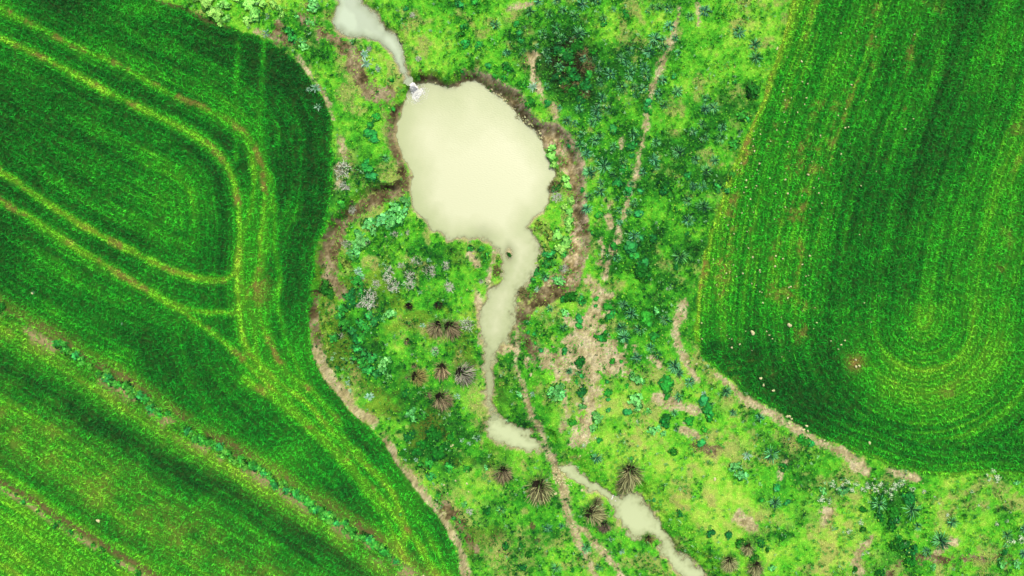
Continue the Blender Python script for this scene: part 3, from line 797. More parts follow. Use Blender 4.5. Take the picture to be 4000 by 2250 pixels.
def mallow_mesh(seed, n=150, dark=alb(14, 88, 34), light=alb(56, 196, 72), blobs=7, leaf=(0.1, 0.2)):
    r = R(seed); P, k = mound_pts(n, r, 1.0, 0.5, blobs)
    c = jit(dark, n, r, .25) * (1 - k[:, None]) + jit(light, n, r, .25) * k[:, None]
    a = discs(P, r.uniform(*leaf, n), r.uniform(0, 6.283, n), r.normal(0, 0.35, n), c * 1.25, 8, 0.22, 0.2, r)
    return mk("round_leaves", [a])

def shoots_mesh(seed, shoots=42, per=8, dark=alb(40, 128, 44), light=alb(170, 246, 120), blobs=6, ll=0.2, lw=0.085):
    r = R(seed); P, k = mound_pts(shoots, r, 1.0, 0.6, blobs)
    P = np.repeat(P, per, 0); k = np.repeat(k, per); n = len(P)
    az = np.tile(np.arange(per) * 2.39996, shoots) + np.repeat(r.uniform(0, 6, shoots), per)
    c = jit(dark, n, r, .2) * (1 - k[:, None]) + jit(light, n, r, .2) * k[:, None]  # darker low, brighter on top: mound shading put into the leaf colour
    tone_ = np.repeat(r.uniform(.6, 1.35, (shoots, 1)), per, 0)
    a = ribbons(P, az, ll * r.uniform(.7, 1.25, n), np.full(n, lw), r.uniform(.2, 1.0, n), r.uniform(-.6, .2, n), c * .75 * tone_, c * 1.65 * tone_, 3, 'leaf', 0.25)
    q = 90; Pl, kl = mound_pts(q, r, 0.92, 0.35, blobs)
    b = discs(Pl, r.uniform(.06, .12, q), r.uniform(0, 6.283, q), r.normal(0, .4, q), jit(dark * .7, q, r, .3), 6, r=r)  # dark lower leaves, shaded gaps put into the colour
    return mk("foliage", [a, b])

def thistle_mesh(seed, n=13, c0=alb(96, 165, 120), c1=alb(190, 238, 205)):
    r = R(seed); parts = []
    az = np.arange(n) * 2.39996 + r.normal(0, .15, n); L = r.uniform(.75, 1.1, n)
    parts.append(ribbons(p0(n, r, .03, .05), az, L, np.full(n, .14), r.uniform(.2, .9, n), r.uniform(-.5, 0, n), jit(c0, n, r), jit(c1, n, r) * 1.2, 5, 'leaf', 0.35))
    # toothed edges: small side lobes along each leaf
    for t in (.3, .5, .7, .88):
        for sgn in (-1, 1):
            P = np.stack([np.cos(az) * L * t * .85, np.sin(az) * L * t * .85, np.full(n, .14)], -1)
            parts.append(ribbons(P, az + sgn * 1.0, np.full(n, .26 * (1.1 - t)), np.full(n, .1), np.full(n, .3), np.full(n, -.1), jit(c0, n, r), jit(c1, n, r) * 1.2, 2, 'leaf'))
    return mk("toothed_leaves", parts)

def dead_mesh(seed, n=115, c0=alb(92, 104, 70), c1=alb(212, 224, 200), flat=0.5):
    r = R(seed); P = p0(n, r, .55, .05)
    az = np.arctan2(P[:, 1], P[:, 0]) + r.normal(0, 1.0, n)
    k = (r.random((n, 1)) < .62) * 1.0
    c = jit(c0, n, r, .25, .03) * (1 - k) + jit(c1, n, r, .2, .03) * k
    a = ribbons(P, az, r.uniform(.25, .8, n), r.uniform(.03, .07, n), r.uniform(.1, 1.1, n) * flat * 2, r.uniform(-.6, .5, n), c * .8, c * 1.2, 4)
    q = 60; Pq = P[:q] + np.array([0, 0, .25]) + r.normal(0, .25, (q, 3)) * np.array([1, 1, .3])
    b = ribbons(Pq, r.uniform(0, 6.283, q), r.uniform(.12, .3, q), np.full(q, .05), r.uniform(-.2, .6, q), r.uniform(-.5, .4, q), c[:q], jit(c1, q, r, .15, .02) * 1.3, 2)
    return mk("twigs", [a, b])

def tussock_mesh(seed, n=620, sweep=-1.57, spread=1.5, c0=alb(44, 38, 32), c1=alb(188, 180, 146), keep_green=0.0):
    r = R(seed)
    az = np.where(r.random(n) < .8, sweep + r.normal(0, spread * .5, n), r.uniform(0, 6.283, n))
    e0 = r.uniform(.5, 1.5, n); k = r.random((n, 1))
    k = (k > .55) * .85
    tip = jit(c1, n, r, .2, .05) * (1 - k) + c0 * k
    down = np.cos(az - sweep) * .5 + .5
    L = r.uniform(.55, 1.0, n) * (.42 + .75 * down)
    P = p0(n, r, .2)
    a = ribbons(P, az, L * .5, r.uniform(.03, .05, n), e0, e0 - r.uniform(.3, .8, n), jit(c0 * .6, n, r, .3, .04), jit(c0, n, r, .3, .04), 2)
    m_ = int(n * .6)
    b = ribbons(P[:m_], az[:m_], L[:m_] * 1.05, r.uniform(.02, .04, m_), e0[:m_], e0[:m_] - r.uniform(1.2, 2.0, m_), jit(c0 * .6, m_, r, .3, .04) - tip[:m_] * .12, tip[:m_] * 1.6, 5)
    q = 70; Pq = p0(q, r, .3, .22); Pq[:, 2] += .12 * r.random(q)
    h = discs(Pq, r.uniform(.05, .1, q), r.uniform(0, 6.28, q), r.normal(0, .5, q), jit(c0 * .5, q, r), 6, r=r)  # brown thatch discs, darkened to paint the shade under the hub
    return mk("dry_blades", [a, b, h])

def green_blades_mesh(seed, n=150, sweep=-1.57):
    r = R(seed); az = r.uniform(0, 6.283, n); e0 = r.uniform(.4, 1.4, n)
    return mk("green_blades", [ribbons(p0(n, r, .3), az, r.uniform(.4, .95, n), r.uniform(.018, .035, n), e0, e0 - r.uniform(.8, 1.8, n),
              jit(alb(40, 96, 36), n, r), jit(alb(130, 190, 80), n, r) * 1.2, 4)])

def stem_mesh(seed):
    r = R(seed); n = 7
    return mk("stem", [ribbons(p0(n, r, .35), r.uniform(0, 6.28, n), np.full(n, .5), np.full(n, .05), np.full(n, 1.3), np.full(n, .6), jit(alb(120, 110, 70), n, r), jit(alb(110, 120, 70), n, r), 3)])

def petals_mesh(seed, n=70):
    r = R(seed); P, k = mound_pts(n, r, .95, .5, 6); P[:, 2] += .14
    return mk("flower_heads", [discs(P, r.uniform(.06, .14, n), r.uniform(0, 6.28, n), r.normal(0, .25, n), jit(alb(212, 240, 196), n, r, .15, .04) * 1.15, 6, .15, .3, r)])

def leaf_mesh_flower(seed, n=90):
    r = R(seed); P, k = mound_pts(n, r, 1.0, .4, 6)
    return mk("flower_plant_leaves", [discs(P, r.uniform(.06, .13, n), r.uniform(0, 6.28, n), r.normal(0, .4, n), jit(alb(110, 190, 90), n, r, .3) * 1.1, 6, r=r)])

def stone_mesh(seed, c=alb(222, 224, 164)):
    import bmesh
    r = R(seed); bm = bmesh.new(); bmesh.ops.create_icosphere(bm, subdivisions=2, radius=1)
    sx = r.uniform(.75, 1.1, 3) * np.array([1.15, .85, .6])
    for v in bm.verts:
        p = np.array(v.co); d = 1 + 0.22 * math.sin(3 * p[0] + seed) * math.cos(2.5 * p[1] + seed * 2) + r.normal(0, .05)
        v.co = p * d * sx
    me = bpy.data.meshes.new("stone"); bm.to_mesh(me); bm.free()
    a = me.attributes.new("tint", 'FLOAT_COLOR', 'POINT')
    cc = np.ones((len(me.vertices), 4), np.float32); cc[:, :3] = jit(c, len(me.vertices), r, .12, .03)
    a.data.foreach_set("color", cc.ravel())
    return me

ROS = [rosette_mesh(100 + i, 54 + 5 * i) for i in range(5)]
MAL = [mallow_mesh(120 + i, 130 + 15 * i, blobs=5 + i) for i in range(4)]
MALD = [mallow_mesh(130 + i, 190, alb(12, 62, 24), alb(34, 146, 48), 8, (.08, .15)) for i in range(3)]
MALS = [mallow_mesh(140 + i, 60, alb(16, 96, 40), alb(64, 196, 84), 3, (.18, .3)) for i in range(3)]
SHP = [shoots_mesh(150 + i, 50, 8, alb(60, 160, 56), alb(176, 250, 118) * 1.45) for i in range(3)]
SHM = [shoots_mesh(160 + i, 40, 7, alb(18, 96, 36), alb(76, 222, 84)) for i in range(3)]
SHY = [shoots_mesh(170 + i, 40, 7, alb(60, 110, 40), alb(178, 222, 90)) for i in range(2)]
SHW = shoots_mesh(174, 46, 7, alb(34, 120, 36), alb(120, 236, 84))
SHT = [shoots_mesh(175 + i, 40, 8, alb(34, 140, 58), alb(140, 250, 134) * 1.25) for i in range(3)]
BUSH = [shoots_mesh(180 + i, 110, 6, alb(14, 74, 28), alb(48, 160, 48), 7, .15, .07) for i in range(2)]
THI = [thistle_mesh(190 + i, 11 + i) for i in range(4)]
DEAD = [dead_mesh(200 + i) for i in range(4)]
BRN = [dead_mesh(210 + i, 220, alb(44, 44, 24), alb(136, 134, 84)) for i in range(3)]
TUS = {}
FLO = [(leaf_mesh_flower(220 + i), petals_mesh(225 + i, 34 + 10 * i)) for i in range(3)]
STO = [stone_mesh(i) for i in range(6)]
STEM = stem_mesh(5)
GRB = [green_blades_mesh(230 + i) for i in range(2)]

LANDMARKS = [("the waterfall", 1040, 215), ("the pale inlet stream", 950, 40), ("the dark bramble thicket", 1450, 165), ("the top edge above the thicket", 1450, 5),
 ("the bare patch above the pond", 1345, 190), ("the dirt trail's top end", 1690, 80), ("the right field's top left corner", 1895, 110),
 ("the round bush by the right field", 1891, 229), ("the dirt trail's upper bend", 1640, 250), ("the pond's crumbling east bank", 1440, 350), ("the middle of the dirt trail", 1600, 430),
 ("the rosettes west of the stony crop", 1770, 470), ("the brown gully right of the pond", 1465, 610), ("the two short dirt tracks", 1540, 640), ("the large sandy patch", 1480, 880),
 ("the sandy strip by the right field", 1708, 820), ("the small oval pool", 1290, 1095), ("the dead thistles left of the channel", 1020, 690), ("the black-hearted tussocks", 1060, 770),
 ("the brown mud arc", 840, 620), ("the track along the left field", 800, 850), ("the silver tussocks by the channel", 1140, 945), ("the deep green weed patch", 1090, 1110),
 ("the stony ford", 1430, 1200), ("the footpath fork", 1440, 1330), ("the lower milky pool", 1620, 1310), ("the brown streak at bottom right", 2450, 1403),
 ("the white flower drift", 2200, 1228), ("the dark shrubs at lower right", 2270, 1290), ("the brown hollow below the right field", 2080, 1300), ("the left field's top corner", 590, 50),
 ("the pond's west bank", 960, 360), ("the mud spit beside the inlet", 900, 160), ("the channel's narrow neck", 1250, 690), ("the trail below the sandy patch", 1490, 1020),
 ("the sandy border under the right field", 1900, 1040), ("the slope right of the ford", 1720, 1040), ("the bright turf at lower centre", 1800, 1260), ("the bottom centre edge", 1300, 1420),
 ("the bottom left furrow end", 1000, 1380), ("the dark bush by the gully mouth", 1432, 746), ("the darkest weeds below the trail", 1618, 680), ("the last weeds by the field bend", 930, 1000),
 ("the hollow above the bottom edge", 1870, 1390), ("the shrubs beside the pond outlet", 1390, 640), ("the bottom right corner", 2550, 1400), ("the right field's lowest edge", 2480, 1200)]
ORD = ["nearest", "second nearest", "third nearest", "fourth nearest", "fifth nearest", "sixth nearest", "seventh nearest", "eighth nearest", "ninth nearest",
       "tenth nearest", "eleventh nearest", "twelfth nearest", "thirteenth nearest", "fourteenth nearest", "fifteenth nearest", "sixteenth nearest", "seventeenth nearest", "eighteenth nearest", "nineteenth nearest", "twentieth nearest"]
placed = []
def put(kind, x, y, r, parts, desc, cat, group, zrel=0.0, sz=1.0, rot=None, sy=1.0, sweep=False):
    """one plant or stone: parts = [(part name, mesh, material)]; a single part makes the thing one mesh"""
    r = r / S
    wx_, wy_ = W(x, y, -0.5 if 1000 < x < 1500 and y > 220 else 0)
    z = float(sample(hgt, np.array([wx_]), np.array([wy_]))[0]) + zrel
    if len(parts) == 1:
        o = bpy.data.objects.new(kind, parts[0][1])
        if len(parts[0][1].materials) == 0: parts[0][1].materials.append(parts[0][2])
    else:
        o = bpy.data.objects.new(kind, None)
        for nm_, me_, mt_ in parts:
            if len(me_.materials) == 0: me_.materials.append(mt_)
            c_ = bpy.data.objects.new(nm_, me_); COL.objects.link(c_); c_.parent = o
    COL.objects.link(o)
    o.location = (wx_, wy_, z)
    o.rotation_euler = (0, 0, random.uniform(0, 6.283) if rot is None else rot)
    o.scale = (r, r * sy, r * sz)
    o["category"] = cat; o["group"] = group
    placed.append((o, kind, x, y, r, desc))
    return o

def rows(txt):
    return [tuple(float(v) for v in t.split(",")) for t in txt.split()]

# blue green strap leaved rosettes
ROSETTES = rows("""1334,30,16 1354,6,14 1382,36,14 1400,4,14 1416,26,14 1446,40,16 1464,12,18 1490,4,14 1502,7,12 1518,46,12 1366,86,14 1400,72,16 1412,100,15
1456,86,21 1374,134,13 1380,152,10 1408,170,14 1468,148,12 1490,152,14 1506,176,14 1534,187,19 1510,208,12 1584,128,15 1597,114,10 1562,146,14 1576,160,11 1593,168,12
1584,187,17 1632,131,19 1648,98,20 1670,118,14 1666,98,10 1684,66,16 1658,18,14 1680,22,14 1630,28,9 1698,96,11 1704,134,10 1736,42,14 1774,28,18 1624,186,18
1620,168,14 1564,219,19 1594,218,14 1618,224,14 1600,238,12 1666,202,15 1656,232,12 1656,250,10 1704,231,17 1514,248,16 1670,264,14 1776,247,12 1773,275,16 1796,272,16
1500,278,18 1530,276,14 1456,278,13 1374,218,11 1318,128,8 1406,276,8 1246,64,16 1275,134,12 1424,308,15 1444,315,12 1488,312,15 1500,296,16 1458,342,11 1509,341,14
1493,357,17 1458,369,15 1474,390,16 1520,418,22 1506,405,13 1568,405,14 1544,369,14 1594,338,16 1650,358,16 1480,436,19 1512,460,12 1510,482,18 1480,497,14 1474,527,16
1594,512,13 1582,534,11 1617,432,12 1644,402,16 1652,420,11 1707,384,20 1744,332,13 1766,314,14 1773,347,14 1750,402,14 1775,430,19 1798,404,15 1744,468,13 1767,470,15
1728,506,15 1768,520,22 1731,555,18 1556,530,12 1594,594,17 1551,650,13 1710,644,24 1568,767,16 1588,789,19 1564,824,17 1570,848,19 1608,828,18 1672,804,17 1382,776,11
1418,822,12 1372,697,14 1430,931,11 1600,899,16 1653,891,14 1636,873,14 1696,921,21 1707,937,17 1734,961,15 1707,998,14 1696,1039,11 1502,1152,17 1826,984,17 1843,1037,12
1911,1051,14 1938,1142,23 1947,1264,19 1511,1437,14 1378,1331,14 1413,1327,10 1260,1285,14 1400,1431,16 1477,1380,15 1857,84,18 1897,114,18 1900,147,19 1816,322,14
1813,348,16 2209,1266,24 2292,1281,26 2393,1312,18 2307,1323,13 2363,1358,27 2330,1387,15 2532,1344,17 2572,1329,14 2573,1391,15 1480,1240,4 1543,24,9 1350,118,9 1588,462,9
971,398,12 1640,18,10 1560,560,10 1552,500,9 1540,440,10""")
for i, (x, y, r_) in enumerate(ROSETTES):
    put("rosette_plant", x, y, r_ * 1.02, [("leaves", ROS[i % 5], M_rosette)], "blue green strap leaved rosette", "plant", "blue green rosette plants", 0.0, .7)

def batch(txt, kind, protos, desc, cat, group, mat, pname="foliage", stem=False, scale=1.1, sz=.85):
    for i, t_ in enumerate(rows(txt)):
        x, y, r_ = t_[:3]
        parts = [(pname, protos[i % len(protos)], mat)]
        if stem and r_ >= 14: parts.append(("stem", STEM, M_stem))
        put(kind, x, y, r_ * scale, parts, desc, cat, group, 0.0, sz, sy=random.uniform(.72, 1.05))

batch("""1159,86,14 1169,68,12 1171,112,14 1205,116,13 1195,8,14 1153,10,14 1225,166,12 1273,170,16 1247,192,10 1269,199,10 1162,177,6 985,202,9 987,270,9 1019,24,10
1310,216,14 1334,264,16 1376,266,12 1299,62,10 1308,84,15 1312,104,12 1540,322,16 1588,370,18 1590,392,10 1554,458,16 1578,482,14 1610,482,14 1510,540,14 1610,536,16
1728,440,14 1684,488,12 1432,367,8 1568,426,12 1584,620,26 1590,640,18 1624,664,16 1328,812,12 1329,835,7 1344,840,7 1361,841,6 1346,862,8 1454,798,16 1458,820,12 1536,796,18
1528,772,14 1646,846,16 1628,800,20 1632,815,14 1496,752,9 1500,768,7 1498,846,10 1524,838,10 1512,850,12 1462,756,14 1362,881,10 1420,879,12 1464,945,9 1448,957,9 1540,909,10
1562,909,6 1530,987,12 1528,961,9 1528,1005,8 1532,1029,9 1576,969,8 1440,1059,12 1508,1107,10 1674,962,20 1676,980,18 1680,995,12 1768,1012,20 1778,1030,22 1782,1048,14
1734,1057,15 1770,1079,10 1588,1153,9 1574,1035,14 1761,1117,15 2013,1105,14 2025,1112,16 2040,1116,12 1953,1225,12 1915,1257,12 1981,1261,12 1649,1261,8 1941,1297,8
935,338,20 940,350,14 945,296,14 931,316,14 921,426,20 930,444,18 920,415,16 1400,74,10 1413,133,14 1432,130,11 1436,160,9 1430,180,12 1482,192,14 1470,205,10 1518,62,10
1573,30,9 1576,44,9 1706,240,10 1696,190,10 1628,262,16 1636,280,12 1624,275,12 1466,480,10 1545,620,12 1612,600,14 1700,530,10 1490,590,8""",
 "mallow_plant", MAL + MALS, "green mallow clump", "plant", "green mallow clumps", M_leaf, "round_leaves")
batch("""1674,468,22 1668,480,16 1618,682,26 1612,670,18 1622,700,16 1460,911,16 1462,983,16 1674,1059,20 1690,1137,14 1432,746,22 1418,752,12 1350,1050,9 1713,1293,11 1787,1341,13
1833,1347,13 1967,1349,13 1861,1365,16 1911,1365,13 1929,1381,9 1895,1405,14 2279,1253,24 2169,1281,12 2169,1331,10 2241,1287,22 2247,1307,18 2211,1299,16 2245,1327,14 2273,1369,20
2291,1383,20 2287,1409,18 2249,1371,18 2260,1355,14 2525,1385,12 2213,1439,14 2149,1431,9 1428,140,20 1450,120,20 1444,190,22 1470,215,20 1420,205,16 1490,130,14 1404,130,16
1395,195,14 1440,235,16 1460,255,14 1400,472,16 1518,850,12 1270,1375,14 1250,1321,9 1314,1375,10 1350,1365,8 1312,1431,16 1224,1287,15 1330,1395,14 1093,1093,24 1083,1119,22
1101,1139,22 1029,1099,18 1049,1139,18 1133,1099,16 1009,1141,14 1060,1120,18 1120,1120,16 1021,989,14 893,855,18 950,800,16 1281,640,8 1969,1175,16 2035,1149,10 1440,1435,9
880,740,16 905,750,16 878,765,16 1730,590,10 1640,600,14 1700,670,12 2450,1300,6""",
 "dark_weed_clump", MALD, "dark green low clump", "plant", "dark green leafy clumps", M_leaf, "small_leaves")
batch("""520,8,26 545,32,28 566,16,22 500,-2,20 574,50,16 556,62,12 630,12,24 640,44,22 656,8,22 626,52,18 690,10,15 702,22,12 596,0,14 712,36,14
1388,372,16 1386,392,16 1396,412,13 1424,448,15 1428,466,15 1436,506,16 1420,518,12 1434,530,14 1428,556,18 1430,572,16 1404,590,20 1428,606,20 1408,626,22 1424,620,16""",
 "pale_shrub", SHP, "bright pale green shrub", "shrub", "pale leafy shrubs", M_leaf, "foliage", True)
batch("""990,518,22 1018,505,16 1016,530,16 955,552,24 985,556,26 1008,552,18 920,562,20 897,588,18 903,606,24 893,626,20 878,640,16 935,580,16 975,535,16
640,30,12 1410,708,16 1396,700,10 1480,1000,0.5 788,24,18 786,10,16 774,54,10 788,60,8 746,42,8 760,106,14 764,120,14 788,-4,14
1500,1049,18 1490,1071,14 1602,955,20 1590,945,12 1596,1005,22 1606,1020,16 1464,1019,12 1640,1083,16 1656,1078,10 1632,1033,9 1668,1091,10 1306,991,10
1400,975,22 1386,985,16 1412,992,16 1398,1000,14 1847,1171,20 1861,1193,20 2119,1233,18 2069,1233,14 1943,1427,12 2517,1415,15 2557,1419,14 2557,1213,10 2347,1427,10 2530,1369,12
975,790,18 960,800,14 1420,786,12 903,690,10 1033,1038,16 1039,1055,12 961,915,20 957,935,14 971,949,12 1222,1177,9 1168,1273,10 1093,887,10 1650,780,12 1740,560,9""",
 "glaucous_shrub", SHT, "bluish bright pale green shrub", "shrub", "bluish pale shrubs", M_leaf, "foliage", True)
batch("""853,776,20 857,816,22 848,795,14 833,850,20 901,812,16 921,796,16 937,810,16 913,828,18 901,856,18 881,836,18 893,710,22 903,732,18 885,652,14 866,745,14 893,881,20 903,915,22
933,901,20 926,935,22 940,945,18 912,895,16 885,905,14 726,82,20 738,96,16 1384,640,22 1376,664,18 1354,686,16 1344,704,12 1392,660,14 1078,1169,16 1130,1175,18 1174,1179,16
1082,1199,16 1056,1171,12 1100,1247,14 1063,1045,16 859,510,15 841,929,9 1140,1307,8 1156,1317,6 1866,291,18 1847,365,18 1804,470,18 1830,480,12 1840,440,14 1880,300,12 1030,1035,10
1847,207,9 1010,1290,6 1180,625,12 1210,625,12 1225,640,9 1218,655,10 1420,640,12""",
 "leafy_shrub", SHM, "mid green leafy shrub", "shrub", "mid green leafy shrubs", M_leaf, "foliage", True)
batch("""863,664,18 872,680,16 855,650,10 811,806,16 800,815,10 817,875,12 1384,590,18 1370,575,14 1356,560,12 1372,612,14 1378,630,12 1350,575,9 793,840,10 1352,660,12 1362,650,12 1340,690,10 1262,968,9
1010,100,9 1000,80,8 1022,140,8 975,60,8 1392,392,8 1405,425,7 1262,700,8 1254,648,8 1275,650,5""",
 "yellowish_shrub", SHY, "yellowish green leafy shrub", "shrub", "yellowish shrubs", M_leaf, "foliage", True)
batch("""813,730,24 812,712,14 826,742,16 1891,229,28 1887,215,14 2277,1246,16 6,770,16 0,785,12""", "round_bush", BUSH, "dense dark green bush", "bush", "dense round bushes", M_leaf, "foliage", True)
batch("""670,84,11 674,42,8 794,222,13 917,136,13 921,160,16 1341,220,14 1350,728,9 925,1001,14 869,967,9 875,986,6 1201,1103,10 1181,1117,8 1161,1109,7 1150,1000,9 1879,1145,13 1569,1397,9
1539,1365,10 897,682,12 905,696,10 1078,655,8 1054,735,8 893,684,8 1062,820,9 1467,1117,5 1700,1080,7 828,905,7 1340,990,9 1017,1136,6 307,815,4 1017,1160,6 1770,990,8 951,176,8 800,270,10 775,225,7
1045,1160,7 84,737,5""",
 "thistle_rosette", THI, "pale toothed thistle rosette", "thistle", "pale thistle rosettes", M_leaf, "toothed_leaves", scale=1.2)
batch("""865,426,22 867,468,16 879,524,12 929,122,9 951,172,8 1053,148,9 989,588,10 1023,584,8 867,612,14 919,610,10 850,846,9 921,756,26 926,740,18 973,686,20 985,718,18 970,700,14
1007,668,11 1031,696,20 1028,716,14 1045,656,14 1079,680,16 1087,688,10 1121,668,13 1129,722,14 941,714,12 1209,708,9 1093,884,12 1182,1289,12 1175,818,18 1120,808,10 1402,496,15 1418,676,14 1395,478,8
1037,38,8 1412,700,8 895,770,8""",
 "dead_thistle", DEAD, "bleached dead thistle heap", "dead plant", "dead grey thistles", M_dead, "stalks", scale=1.15)
batch("""1318,738,18 1305,288,10 1310,298,8 1466,132,14 1480,165,18 1472,175,12 1470,240,14 1452,205,14 1420,225,12 1340,1325,10 1250,684,12 1248,672,7 1455,1410,6 1353,1363,8 1418,154,9 1440,100,9 1395,468,16""",
 "brown_brush", BRN, "tangled brown brushwood", "dead plant", "brown brushwood heaps", M_dead, "stalks", scale=1.15)

# tussocks: x, y of the heart, radius, sweep direction (degrees), kind
TUSS = [(1583,1183,46,-80,'pale'),(1487,1290,44,-20,'pale'),(1523,1325,26,-90,'dark'),(1636,1366,24,-60,'olive'),(1833,1408,32,-80,'pale'),(1899,1420,32,-90,'pale'),
        (1879,1372,26,-100,'pale'),(1264,1185,36,-80,'brown'),(1356,1222,52,-85,'pale'),(1027,768,19,-80,'black'),(1101,764,20,-70,'black'),(1100,818,34,-110,'brown'),
        (1130,822,38,-50,'brown'),(1023,856,15,-90,'brown'),(1045,947,34,-15,'olive'),(1025,949,12,-100,'brown'),(1039,919,12,-70,'brown'),(1110,925,34,-85,'tan'),
        (1160,938,42,-35,'silver'),(1073,993,17,-20,'brown'),(1108,1000,38,-60,'brown'),(1503,1270,20,10,'pale'),(1575,1215,34,-100,'pale')]
TC = {'pale': (alb(50, 48, 30), alb(182, 188, 128)), 'dark': (alb(40, 34, 30), alb(130, 118, 96)), 'olive': (alb(44, 42, 24), alb(170, 168, 96)),
      'brown': (alb(42, 38, 26), alb(165, 156, 116)), 'black': (alb(24, 20, 20), alb(70, 56, 44)), 'tan': (alb(50, 42, 30), alb(205, 190, 140)), 'silver': (alb(46, 44, 38), alb(196, 200, 172))}
TD = {'pale': "straw pale tussock", 'dark': "dark brown drooping tussock", 'olive': "olive brown tussock", 'brown': "greyish brown slumped tussock",
      'black': "black hearted tussock", 'tan': "tan combed over tussock", 'silver': "silvery grey tussock"}
for i, (x, y, r_, sw, kd) in enumerate(TUSS):
    c0_, c1_ = TC[kd]
    spread = {'silver': 2.6, 'black': 3.2, 'tan': .9}.get(kd, 1.5)
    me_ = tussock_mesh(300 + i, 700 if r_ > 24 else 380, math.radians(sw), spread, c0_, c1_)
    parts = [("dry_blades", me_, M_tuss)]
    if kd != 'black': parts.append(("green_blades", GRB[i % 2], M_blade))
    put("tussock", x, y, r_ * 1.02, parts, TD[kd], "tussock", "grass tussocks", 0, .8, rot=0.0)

# white flowering weeds
for i, (x, y, r_) in enumerate(rows("""2257,1219,15 2268,1212,12 2244,1230,12 2238,1246,12 2293,1231,9 2323,1235,8 2186,1221,12 2198,1230,12 2211,1219,12 2211,1241,7 2179,1217,8 2065,1255,12 2087,1259,9 2091,1217,12
 2131,1211,10 2153,1219,9 2163,1313,9 2135,1335,9 2181,1388,6 2170,1393,5 2507,1203,12 2489,1205,7 2497,1185,8 2443,1236,6 2361,1265,4 2383,1295,6 2505,1317,7 2539,1287,5 2531,1311,6
 2529,1261,4 2540,1360,12 2567,1357,14 1680,727,6 1603,1061,6 1467,1116,5 1496,1098,4 1588,947,6 848,450,5 690,12,4 2105,1235,10 2120,1222,9 2142,1232,9 2170,1232,9 2225,1235,9 2480,1195,6
 1628,898,5 1770,1198,4 1428,790,6 2200,1205,5 2350,1250,4 2460,1270,4""")):
    l_, p_ = FLO[i % 3]
    put("flowering_weed", x, y, r_ * 1.15, [("flower_leaves", l_, M_leaf), ("flower_heads", p_, M_flower)], "white flowering weed", "flower", "white flowering weeds", 0, .7)

# weeds in the two furrows
def along(pts, d):
    for (x0, y0), (x1, y1) in zip(pts[:-1], pts[1:]):
        L_ = math.hypot(x1 - x0, y1 - y0)
        if d <= L_: return x0 + (x1 - x0) * d / L_, y0 + (y1 - y0) * d / L_, (y1 - y0) / L_, (x1 - x0) / L_
        d -= L_
    return x1, y1, 0, 1
d_ = 520; i = 0
while d_ < 1620:
    x, y, s_, c_ = along(FURROW, d_)
    off = random.uniform(4, 20) if d_ > 640 else random.uniform(6, 14)
    if not (850 < d_ < 905 or 640 > d_ > 560 and i % 2):
        r_ = random.uniform(9, 16) * (1.0 if d_ < 1500 else .75)
        if 110 < x < 1020:
            put("furrow_weed", x - s_ * off, y + c_ * off, r_ * 1.2, [("foliage", [SHM[0], SHW, SHM[1], SHW, SHM[2]][i % 5], M_leaf)],
            "leafy green weed", "weed", "leafy weeds lining the long furrow across the left field", 0, .9)
    d_ += random.uniform(9, 17); i += 1
for j, (x, y) in enumerate([(60,1262),(95,1285),(140,1322),(150,1312),(180,1338),(205,1352),(235,1370),(255,1378),(262,1384),(345,1434),(350,1442),(40,1245),(300,1412)]):
    put("furrow_weed", x, y, random.uniform(6, 11), [("foliage", [SHM[0], MALD[1], BUSH[0]][j % 3], M_leaf)], "leafy green weed", "weed", "leafy weeds in the bottom left furrow", 0, .9)

# stones
def stone(x, y, r_, desc, group):
    put("stone", x, y, r_, [("stone", STO[random.randrange(6)], M_stone)], desc, "stone", group, 0.03 + (0.1 if sample((fieldL | fieldR) * 1.0, *[np.array([v]) for v in W(x, y)])[0] > .5 else 0), 1.0)
for (x, y, r_) in rows("""1985,818,6 1892,837,6 1335,942,5 1458,1144,3 1798,1205,4.5 1067,1442,5.5 1398,1245,5 1442,1319,3 1464,1236,4 1136,1123,4.5 1231,708,5 965,594,3 1092,200,3.5 249,1309,4.5
 1954,123,4 2028,1071,4 2021,1081,4 2031,1084,3.5 1984,1065,4 1979,1047,4 1985,1047,3.5 1990,1053,3 2048,1113,3.5 2073,1107,3.5 2185,1113,4 1944,982,4 1919,968,4 1912,951,3.5 2151,905,3 2152,922,3 2160,920,3
 1925,1027,3 1833,966,3 1782,938,3 1526,1392,4 1538,1428,4 1125,1245,3 1178,1240,2.5 1145,1212,3 1174,1219,3 1116,1223,3 1009,310,4 998,322,4 996,336,3 1127,1232,2.5 84,738,3 2031,440,3 1752,915,3"""):
    stone(x, y, r_, "cream coloured stone", "larger pale stones")
rs = random.Random(3)
EB = [(1228,228),(1250,236),(1268,254),(1288,276),(1312,296),(1330,316),(1348,334),(1366,354)]
for _ in range(60):
    k_ = rs.random() * (len(EB) - 1); a_ = EB[int(k_)]; b_ = EB[int(k_) + 1]; f_ = k_ % 1
    stone(a_[0] + (b_[0] - a_[0]) * f_ + rs.uniform(-2, 9), a_[1] + (b_[1] - a_[1]) * f_ - rs.uniform(-1, 7), rs.uniform(1.3, 3.4), "pale rock fragment lodged in the pond's crumbling north-east bank", "rock fragments in the pond's north-east bank")
for _ in range(60):
    x, y = rs.gauss(1415, 14), rs.gauss(1205, 14)
    stone(x + (y - 1205) * .2, y, rs.uniform(1.0, 2.6), "small pale stone in the rubble of the stony ford", "rubble stones at the stony ford")
nst = 0
